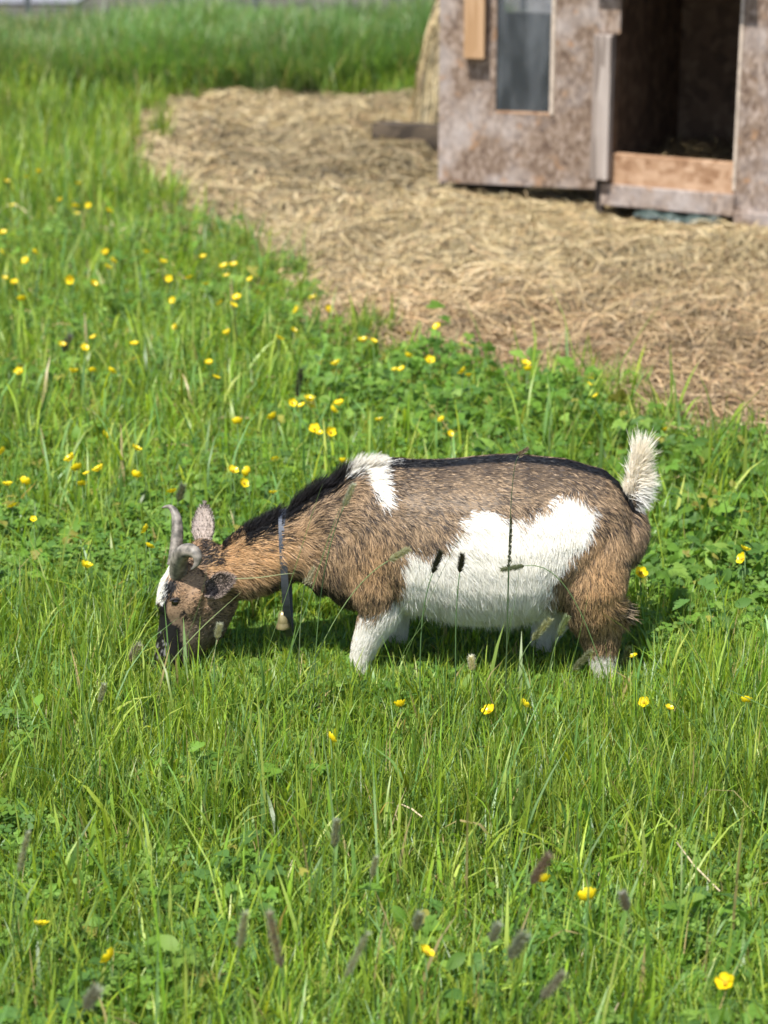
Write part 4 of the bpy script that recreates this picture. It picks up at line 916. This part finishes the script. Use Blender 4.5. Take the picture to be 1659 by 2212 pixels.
# (px, py, size, label)
BC = [(240, 2070, 1.05, 'large open buttercup at the bottom left, the lowest flower on that side'), (88, 1998, .9, 'half turned buttercup beside a broad blade, far bottom left'),
 (919, 2059, .9, 'buttercup with a dark grass stem across it, bottom centre'), (1170, 1905, .95, 'buttercup just behind a brownish foxtail head, lower right'), (1272, 1941, 1.1, 'wide open buttercup seen from the side, lower right of centre'),
 (1568, 2127, 1.0, 'buttercup partly behind a broad blade in the bottom right corner'), (714, 1596, .85, 'lone buttercup below the gap between the goat\'s head and forelegs'), (865, 1526, .85, 'buttercup straight below the goat\'s far foreleg'),
 (1057, 1537, .95, 'buttercup crossed by a dark seed head below the goat\'s belly'), (1131, 1524, .9, 'full buttercup below the goat\'s far hind leg'), (1392, 1518, .8, 'buttercup below and right of the goat\'s hind hoof'), (1445, 1530, .6, 'small low buttercup right of the one by the hind hoof'),
 (1612, 1516, .8, 'buttercup near the right edge level with the hooves'), (1367, 1419, .75, 'buttercup close behind the goat\'s near hind foot'), (1383, 1240, .9, 'buttercup behind the goat\'s thigh'), (1215, 1190, 0, ''), (1609, 1188, .75, 'upper of two close buttercups at the right edge'), (1604, 1207, .85, 'lower of two close buttercups at the right edge'),
 (1437, 931, .7, 'buttercup just right of the tip of the goat\'s tail'),
 (226, 943, .95, 'bright buttercup above the cluster left of the goat\'s horns'), (293, 971, .85, 'side-on buttercup above and left of the tall horn'), (154, 993, .95, 'topmost buttercup of the left cluster of five'), (167, 1013, .9, 'left middle buttercup of the left cluster of five'), (187, 1024, .55, 'smallest buttercup of the left cluster of five'),
 (214, 1016, .95, 'rightmost buttercup of the left cluster of five'), (178, 1047, .85, 'lowest buttercup of the left cluster of five'), (292, 1030, .85, 'buttercup lower left of the side-on one near the horn'), (52, 1044, .9, 'right one of a pair of buttercups at the left edge'), (16, 1048, .8, 'left one of a pair of buttercups at the left edge'),
 (28, 1094, .8, 'buttercup beneath the pair at the left edge'), (185, 1225, .85, 'lone buttercup left of the goat\'s white forehead'), (317, 1144, .8, 'upper buttercup just left of the tall horn'), (322, 1182, .7, 'lower buttercup just left of the tall horn'), (372, 1064, .75, 'tattered buttercup above the tall horn\'s tip'), (72, 1122, .5, 'tiny buttercup bud below the left edge pair'),
 (502, 1018, .85, 'left buttercup of two level above the goat\'s neck'), (538, 1021, .85, 'right buttercup of two level above the goat\'s neck'), (526, 1044, .8, 'buttercup right under the two above the goat\'s neck'), (590, 1065, .7, 'buttercup above the collar'), (595, 994, .7, 'pale buttercup between the neck pair and the withers'),
 (741, 999, .75, 'buttercup touching the goat\'s white withers patch'), (668, 866, .95, 'topmost buttercup of the tight clump left above the withers'), (671, 880, .85, 'lower right buttercup of the tight clump above the withers'), (652, 877, .75, 'lower left buttercup of the tight clump above the withers'), (631, 871, .75, 'buttercup just left of the tight clump above the withers'),
 (733, 874, .9, 'upper buttercup of the pair right of the tight clump'), (717, 887, .85, 'lower buttercup of the pair right of the tight clump'), (680, 928, .9, 'left buttercup of three in line above the withers'), (688, 937, .7, 'middle buttercup of three in line above the withers'), (713, 935, .85, 'right buttercup of three in line above the withers'), (819, 908, .7, 'lone buttercup above the goat\'s back'),
 (955, 908, .65, 'buttercup above the middle of the goat\'s back'), (972, 937, .6, 'low pale buttercup close above the goat\'s back'), (944, 706, .8, 'buttercup against the straw, highest on the weed edge'), (882, 721, .6, 'faint buttercup at the straw edge left of the highest'), (881, 771, .75, 'buttercup left of the bright one by the big weed leaf'), (928, 780, .9, 'bright buttercup under the big weed leaf'), (868, 798, .7, 'right one of two touching buttercups by the weed patch'), (852, 800, .65, 'left one of two touching buttercups by the weed patch'),
 (1001, 804, .9, 'bright buttercup on top of the weed patch'), (1012, 812, .6, 'small buttercup tucked beside the bright one on the weed patch'), (1135, 786, .85, 'upper of two stacked buttercups against the straw'), (1141, 800, .75, 'lower of two stacked buttercups against the straw'), (1275, 824, .7, 'single buttercup in front of bare straw'), (1287, 856, .6, 'faint buttercup at the straw edge below the single one')]
FARB = [(0, 360, 520, 'far rows level with the narrow end of the straw', [(14, 392), (84, 373), (56, 383), (169, 398), (191, 445), (163, 447), (164, 462), (130, 434), (235, 458), (28, 444), (7, 503)]),
 (1, 520, 590, 'row level with the bend of the straw edge', [(2, 545), (74, 546), (55, 563), (229, 547), (243, 565), (232, 578), (317, 547), (352, 567), (439, 556), (484, 576), (505, 574)]),
 (2, 590, 690, 'row crossing the meadow above the middle', [(10, 602), (31, 612), (47, 648), (153, 604), (200, 614), (365, 602), (408, 601), (445, 614), (374, 649), (489, 597), (541, 605), (476, 655), (503, 660), (512, 644), (676, 644), (642, 670), (708, 670)]),
 (3, 690, 850, 'scattered belt behind the goat\'s head', [(134, 746), (182, 752), (202, 730), (290, 744), (380, 709), (491, 721), (603, 732), (633, 715), (727, 787), (784, 737), (806, 738), (42, 805), (158, 804), (200, 802), (240, 803), (451, 785), (466, 816)]),
 (4, 850, 990, 'thin line above the goat\'s neck', [(513, 914), (591, 903), (6, 977)])]
ORD = ['leftmost', 'second from left', 'third from left', 'fourth from left', 'fifth from left', 'sixth from left', 'seventh from left', 'eighth from left', 'ninth from left', 'tenth from left', 'eleventh from left', 'twelfth from left', 'thirteenth from left', 'fourteenth from left', 'fifteenth from left', 'sixteenth from left', 'rightmost']
for _, _, _, nm, pts in FARB:
    pts = sorted(pts)
    for i, (a, b_) in enumerate(pts):
        BC.append((a, b_, random.uniform(.7, .95), ('rightmost' if i == len(pts) - 1 else ORD[i]) + ' buttercup in the ' + nm))
first = True
for px_, py_, s_, lab in BC:
    if not lab: continue
    hgt = random.uniform(.10, .17) if py_ < 1350 else random.uniform(.09, .14)
    if 1330 < py_ < 1560 and 700 < px_ < 1400: hgt = .075
    if 980 < py_ < 1300 and 560 < px_ < 1400: hgt = .12
    x, y = G(px_, py_, hgt); z0 = float(gh(x, y)); H_ = hgt - z0
    if first: r = proto; ks = [st0] + kids; first = False
    else:
        r = proto.copy(); C.objects.link(r); ks = []
        for k_ in [st0] + kids: q = k_.copy(); C.objects.link(q); q.parent = r; ks.append(q)
    r.location = (x, y, z0); r.rotation_euler = (0, 0, random.uniform(0, 6.28))
    sz = s_ * (1.22 if py_ < 1400 else 1.08); tilt = Matrix.Rotation(random.gauss(.38, .35), 4, 'X') @ Matrix.Rotation(random.gauss(0, .4), 4, 'Y') @ Matrix.Diagonal((1, 1, random.uniform(.7, 1.5), 1))
    ks[0].matrix_local = Matrix.Diagonal((1, 1, H_, 1))
    for q in ks[1:]: q.matrix_local = Matrix.Translation((0, 0, H_)) @ tilt @ Matrix.Scale(sz, 4)
    tag(r, lab, 'buttercup', 'buttercups in the meadow')

# ------------------------------------------------------------------ seed heads on tall stems, one thing each
def spike_mesh(L, r, n=420):
    """bristly cylinder of spikelets around the z axis"""
    t = rng.random(n); a = rng.uniform(0, 6.28, n); env = r * np.clip(np.minimum(t / .12, (1 - t) / .22), .25, 1)
    P = np.stack([np.cos(a) * env * .55, np.sin(a) * env * .55, t * L], 1); D = np.stack([np.cos(a) * .55, np.sin(a) * .55, np.ones(n)], 1); D /= np.linalg.norm(D, axis=1)[:, None]
    N = np.stack([np.cos(a), np.sin(a), np.zeros(n)], 1); N -= D * (D * N).sum(1, keepdims=True); N /= np.linalg.norm(N, axis=1)[:, None]
    return ribbons(P, N, D, rng.uniform(.8, 2.2, n) * r * 1.7, np.full(n, .3), rng.uniform(.0004, .0009, n), curl=.3)
def seedhead(px0, py0, px1, py1, h_or_y, col, r, label, bx=None, kind='foxtail', stem=(.075, .13, .04), bw=.0009, isy=False):
    """head from its lower end (px0,py0) to its tip (px1,py1)"""
    if isy: Yp = h_or_y
    else: Yp = G(px0, py0, h_or_y * .8)[1]
    x0, z0 = PY(px0, py0, Yp); x1, z1 = PY(px1, py1, Yp)
    A = np.array([x0, Yp, z0]); B = np.array([x1, Yp, z1]); ax = B - A; L = np.linalg.norm(ax)
    bx_ = x0 - (x1 - x0) * .9 if bx is None else PY(bx, 1400, Yp)[0]
    gz = float(gh(bx_, Yp)); root = empty('meadow_foxtail' if kind == 'foxtail' else 'grass_panicle', (bx_, Yp, gz)); o = np.array([bx_, Yp, gz])
    P0 = np.array([0, 0, 0.]); P3 = A - o; d = ax / L; P2 = P3 - d * (.022 if isy and kind == 'panicle' else max(.03, P3[2] * .3)); P1 = np.array([P3[0] * .25, 0, P3[2] * .4])
    path = [(1 - t) ** 3 * P0 + 3 * (1 - t) ** 2 * t * P1 + 3 * (1 - t) * t * t * P2 + t ** 3 * P3 for t in np.linspace(0, 1, 16)]
    V, Fc = tube(path, [bw * (1.1 - .35 * i / 15) for i in range(16)], 7); mesh_py('stem', V, Fc, flatmat('seed_stem', stem, .5), root, True)
    if kind == 'foxtail':
        V, Fq = spike_mesh(L, r * (.55 if not isy else .68), 900)
    else:
        m = 12; Vs = []; Fs = []; off = 0; m_ = 200; t = rng.random(m_); a = rng.uniform(0, 6.28, m_); sp_ = r * (1.2 - t) * rng.random(m_)
        Pp = np.stack([np.cos(a) * sp_, np.sin(a) * sp_, t * L], 1); Dd = np.stack([np.cos(a) * .35, np.sin(a) * .35, np.ones(m_)], 1); Dd /= np.linalg.norm(Dd, axis=1)[:, None]
        Nn = np.stack([-np.sin(a), np.cos(a), 0 * a], 1); V, Fq = ribbons(Pp, Nn, Dd, rng.uniform(.003, .006, m_), np.full(m_, .1), rng.uniform(.0009, .0016, m_))
        k0 = len(V); ax_v = np.array([(-.0004, 0, 0), (.0004, 0, 0), (.0003, 0, L), (-.0003, 0, L)]); V = np.concatenate([V, ax_v]); Fq = np.concatenate([Fq, np.array([[k0, k0 + 1, k0 + 2, k0 + 3]])])
    Rm = np.array(Vector((0, 0, 1)).rotation_difference(Vector(d)).to_matrix()); V = V @ Rm.T + P3
    c = np.clip(np.array(col) * (1.0 if isy else 1.5), 0, .6) * rng.uniform(.7, 1.35, (len(V), 1)); mesh_np('seed_head', V, Fq, M_head, root, col=c)
    tag(root, label, 'seed head', 'tall seed heads in the meadow'); return root
DK = (.045, .05, .035); BR = (.17, .135, .10); PG = (.40, .42, .30); GG = (.16, .20, .10); GY_ = (.24, .26, .19)
for a in [
 (516, 2052, 530, 1976, .30, GY_, .0045, 'tall grey-green foxtail left of the long pale one, bottom centre'), (608, 2092, 582, 1976, .30, (.22, .20, .16), .005, 'longest foxtail leaning left, bottom centre'),
 (745, 2112, 792, 2020, .28, GY_, .004, 'blurred foxtail right of the longest one at the bottom'), (182, 2182, 206, 2142, .27, (.20, .21, .17), .0065, 'stubby dark foxtail at the bottom edge on the left'),
 (40, 1885, 60, 1802, .26, GY_, .004, 'foxtail near the left edge, lower quarter'), (214, 1520, 224, 1482, .22, GY_, .004, 'small foxtail below the goat\'s muzzle, left side'),
 (722, 1832, 727, 1775, .25, (.2, .22, .17), .005, 'short foxtail right of centre above the bottom buttercup'), (802, 1898, 812, 1855, .25, GY_, .0035, 'thin foxtail left of centre in the lower part'),
 (1146, 1912, 1183, 1852, .26, BR, .006, 'brownish foxtail leaning over a yellow buttercup'), (897, 2014, 905, 1980, .28, (.18, .2, .15), .005, 'little dark foxtail above the bottom centre buttercup'),
 (1060, 2038, 1075, 2002, .28, (.2, .22, .17), .005, 'left one of two close dark foxtails, bottom right of centre'), (1098, 2072, 1130, 2024, .28, (.17, .19, .14), .0065, 'right and bigger of two close dark foxtails'),
 (1168, 2158, 1214, 2108, .29, (.20, .20, .15), .005, 'pale soft foxtail near the bottom edge, right of centre'), (1356, 1970, 1346, 1934, .26, (.18, .18, .16), .005, 'small grey foxtail right of the side-on buttercup'),
 (1108, 1772, 1134, 1672, .24, (.15, .23, .07), .0035, 'slim fresh green foxtail in the grass below the goat\'s belly'),
 (934, 1240, 951, 1194, 3.30, DK, .0042, 'left one of two blackish foxtails against the white flank', 905, 'foxtail', (.08, .14, .05), .0011, True),
 (993, 1238, 998, 1201, 3.32, DK, .0038, 'right one of two blackish foxtails against the white flank', 985, 'foxtail', (.08, .14, .05), .0011, True),
 (1134, 1222, 1086, 1230, 3.34, (.17, .19, .11), .0035, 'foxtail lying level across the white flank', 1345, 'foxtail', (.10, .16, .05), .0009, True),
 (838, 1212, 880, 1188, 3.30, (.36, .37, .24), .004, 'pale foxtail leaning across the goat\'s elbow', 620, 'foxtail', (.16, .22, .08), .0009, True),
 (742, 1095, 762, 1050, 3.28, (.40, .42, .34), .0038, 'pale foxtail in front of the goat\'s shoulder', 668, 'foxtail', (.09, .15, .05), .0009, True),
 (1148, 1385, 1186, 1340, 3.36, (.34, .36, .22), .0045, 'pale green foxtail before the far hind leg', 1100, 'foxtail', (.12, .18, .06), .0009, True),
 (1206, 1376, 1224, 1334, 3.36, (.26, .32, .18), .004, 'green foxtail between the two hind legs', 1180, 'foxtail', (.12, .18, .06), .0009, True),
 (1236, 1450, 1275, 1408, 3.34, (.24, .26, .16), .004, 'foxtail crossing the near hind foot', 1215, 'foxtail', (.12, .18, .06), .0009, True),
 (1342, 1440, 1360, 1404, 3.36, (.07, .09, .04), .004, 'dark green foxtail just behind the near hind foot', 1330, 'foxtail', (.10, .15, .05), .0009, True),
 (1021, 1452, 1018, 1422, 3.30, (.62, .62, .52), .004, 'whitish seed head below the belly', 1012, 'foxtail', (.22, .28, .12), .0009, True),
 (468, 1382, 474, 1352, 3.34, (.42, .44, .36), .0042, 'pale foxtail in front of the goat\'s jaw', 462, 'foxtail', (.14, .2, .08), .0009, True),
 (275, 1432, 297, 1396, 3.40, (.34, .33, .27), .005, 'pale foxtail left of the goat\'s muzzle', 262, 'foxtail', (.12, .18, .06), .0009, True),
 (385, 1085, 394, 1052, 4.1, (.18, .2, .15), .006, 'grey foxtail behind the tall horn\'s tip', 372, 'foxtail', (.10, .15, .05), .0011, True),
 (134, 764, 150, 728, 5.3, (.16, .16, .15), .007, 'blurred grey foxtail in the upper left meadow', 126, 'foxtail', (.12, .17, .06), .0012, True),
 (642, 860, 650, 800, 4.9, (.06, .06, .05), .006, 'dark seed head above the tight buttercup clump', 640, 'foxtail', (.12, .14, .06), .0012, True),
 (1120, 985, 1138, 970, 3.30, (.22, .18, .13), .004, 'seed head on a long dark stem rising over the back', 1092, 'panicle', (.05, .08, .03), .0007, True),
 (660, 1262, 678, 1226, 3.32, (.36, .34, .25), .007, 'loose pale panicle before the goat\'s chest', 640, 'panicle', (.14, .18, .08), .0008, True),
 (1100, 1225, 1104, 1120, 3.28, (.05, .06, .03), .002, 'thin dark upright seed stem over the white flank', 1094, 'panicle', (.05, .08, .03), .0007, True)]:
    seedhead(*a)
# a few long plain grass stems leaning across the goat, each its own thing
def stem_thing(pts, Y0, Y1, w, col, label):
    P = []
    for i, (a, b_) in enumerate(pts):
        Y = Y0 + (Y1 - Y0) * i / (len(pts) - 1); x, z = PY(a, b_, Y); P.append(np.array([x, Y, max(z, -.01)]))
    P = np.array(P); t = np.linspace(0, 1, len(P)); tt = np.linspace(0, 1, 20); Q = np.stack([np.interp(tt, t, P[:, i]) for i in range(3)], 1)
    for _ in range(6): Q[1:-1] = (Q[:-2] + Q[2:] + 2 * Q[1:-1]) / 4
    o = Q[0].copy(); V = []; Fc = []
    for i, q in enumerate(Q):
        tg = Q[min(i + 1, 19)] - Q[max(i - 1, 0)]; s_ = np.array([tg[2], -.15, -tg[0]]); s_ /= np.linalg.norm(s_) + 1e-9; ww = w * (1 - (i / 19) ** 4 * .85) * .5; up_ = np.array([0, -1, 0]) * ww * .35
        V += [q - o - s_ * ww, q - o + up_, q - o + s_ * ww]
    for i in range(19):
        for j in range(2): a = i * 3 + j; Fc.append((a, a + 1, a + 4, a + 3))
    ob = mesh_np('tall_grass_blade', np.array(V), np.array(Fc), M_grass, col=np.tile(np.array(col), (len(V), 1))); ob.location = o
    tag(ob, label, 'grass blade', 'long grass blades crossing the goat')
for a in [
 ([(300, 1560), (362, 1434), (440, 1350), (522, 1278)], 3.30, 3.36, .0042, (.22, .27, .11), 'thick pale stem slanting up across the goat\'s jaw'),
 ([(366, 1500), (392, 1400), (425, 1330), (446, 1240), (452, 1200)], 3.30, 3.40, .0022, (.10, .17, .05), 'thin green stem rising before the eye to the near horn'),
 ([(628, 1560), (605, 1460), (604, 1300), (606, 1130)], 3.30, 3.32, .0018, (.06, .11, .03), 'upright thin stem crossing the neck at the collar'),
 ([(545, 1500), (590, 1370), (640, 1220), (690, 1060), (700, 1040)], 3.28, 3.32, .0022, (.11, .18, .05), 'green stem slanting over the neck right of the collar'),
 ([(600, 1480), (660, 1320), (700, 1190), (728, 1110), (742, 1085)], 3.26, 3.28, .0040, (.09, .16, .05), 'broader green blade rising before the goat\'s chest'),
 ([(508, 1250), (560, 1248), (610, 1240), (640, 1238)], 3.42, 3.40, .0028, (.30, .34, .17), 'pale bent blade lying level at the goat\'s throat'),
 ([(840, 1500), (905, 1350), (950, 1240), (1000, 1150), (1034, 1110)], 3.30, 3.33, .0016, (.09, .15, .04), 'thin stem slanting right over the goat\'s side'),
 ([(1088, 1460), (1100, 1360), (1118, 1270), (1126, 1180)], 3.33, 3.34, .0030, (.10, .17, .05), 'narrow green blade standing before the belly'),
 ([(1370, 1420), (1300, 1320), (1230, 1255), (1155, 1225)], 3.35, 3.34, .0018, (.13, .19, .06), 'arching stem over the goat\'s thigh'),
 ([(1225, 1480), (1250, 1380), (1268, 1300), (1272, 1265)], 3.34, 3.35, .0028, (.09, .16, .04), 'green blade before the near hind leg'),
 ([(765, 1440), (850, 1345), (920, 1250), (990, 1160)], 3.32, 3.33, .0010, (.16, .2, .08), 'hair thin stem from the foreleg across the flank'),
 ([(818, 1510), (868, 1420), (880, 1392), (930, 1330)], 3.28, 3.30, .0028, (.12, .19, .06), 'bent green blade between the forelegs')]:
    stem_thing(*a)
# pale dead stalks lying in the grass
for q, lab in [([(1462, 1820), (1500, 1870), (1555, 1925)], 'straight straw coloured stalk lying in the grass at the lower right'), ([(868, 1738), (890, 1748), (912, 1765)], 'short whitish stalk lying in the grass near centre')]:
    P = [np.array([*G(a, b_, .07), .07]) for a, b_ in q]; o = P[0]; V, Fc = tube([p - o for p in P], [.0012, .0014, .001], 7)
    ob = mesh_py('dead_stalk', V, Fc, flatmat('dead_stalk', (.55, .45, .28), .6), None, True); ob.location = o; tag(ob, lab, 'dead stalk')
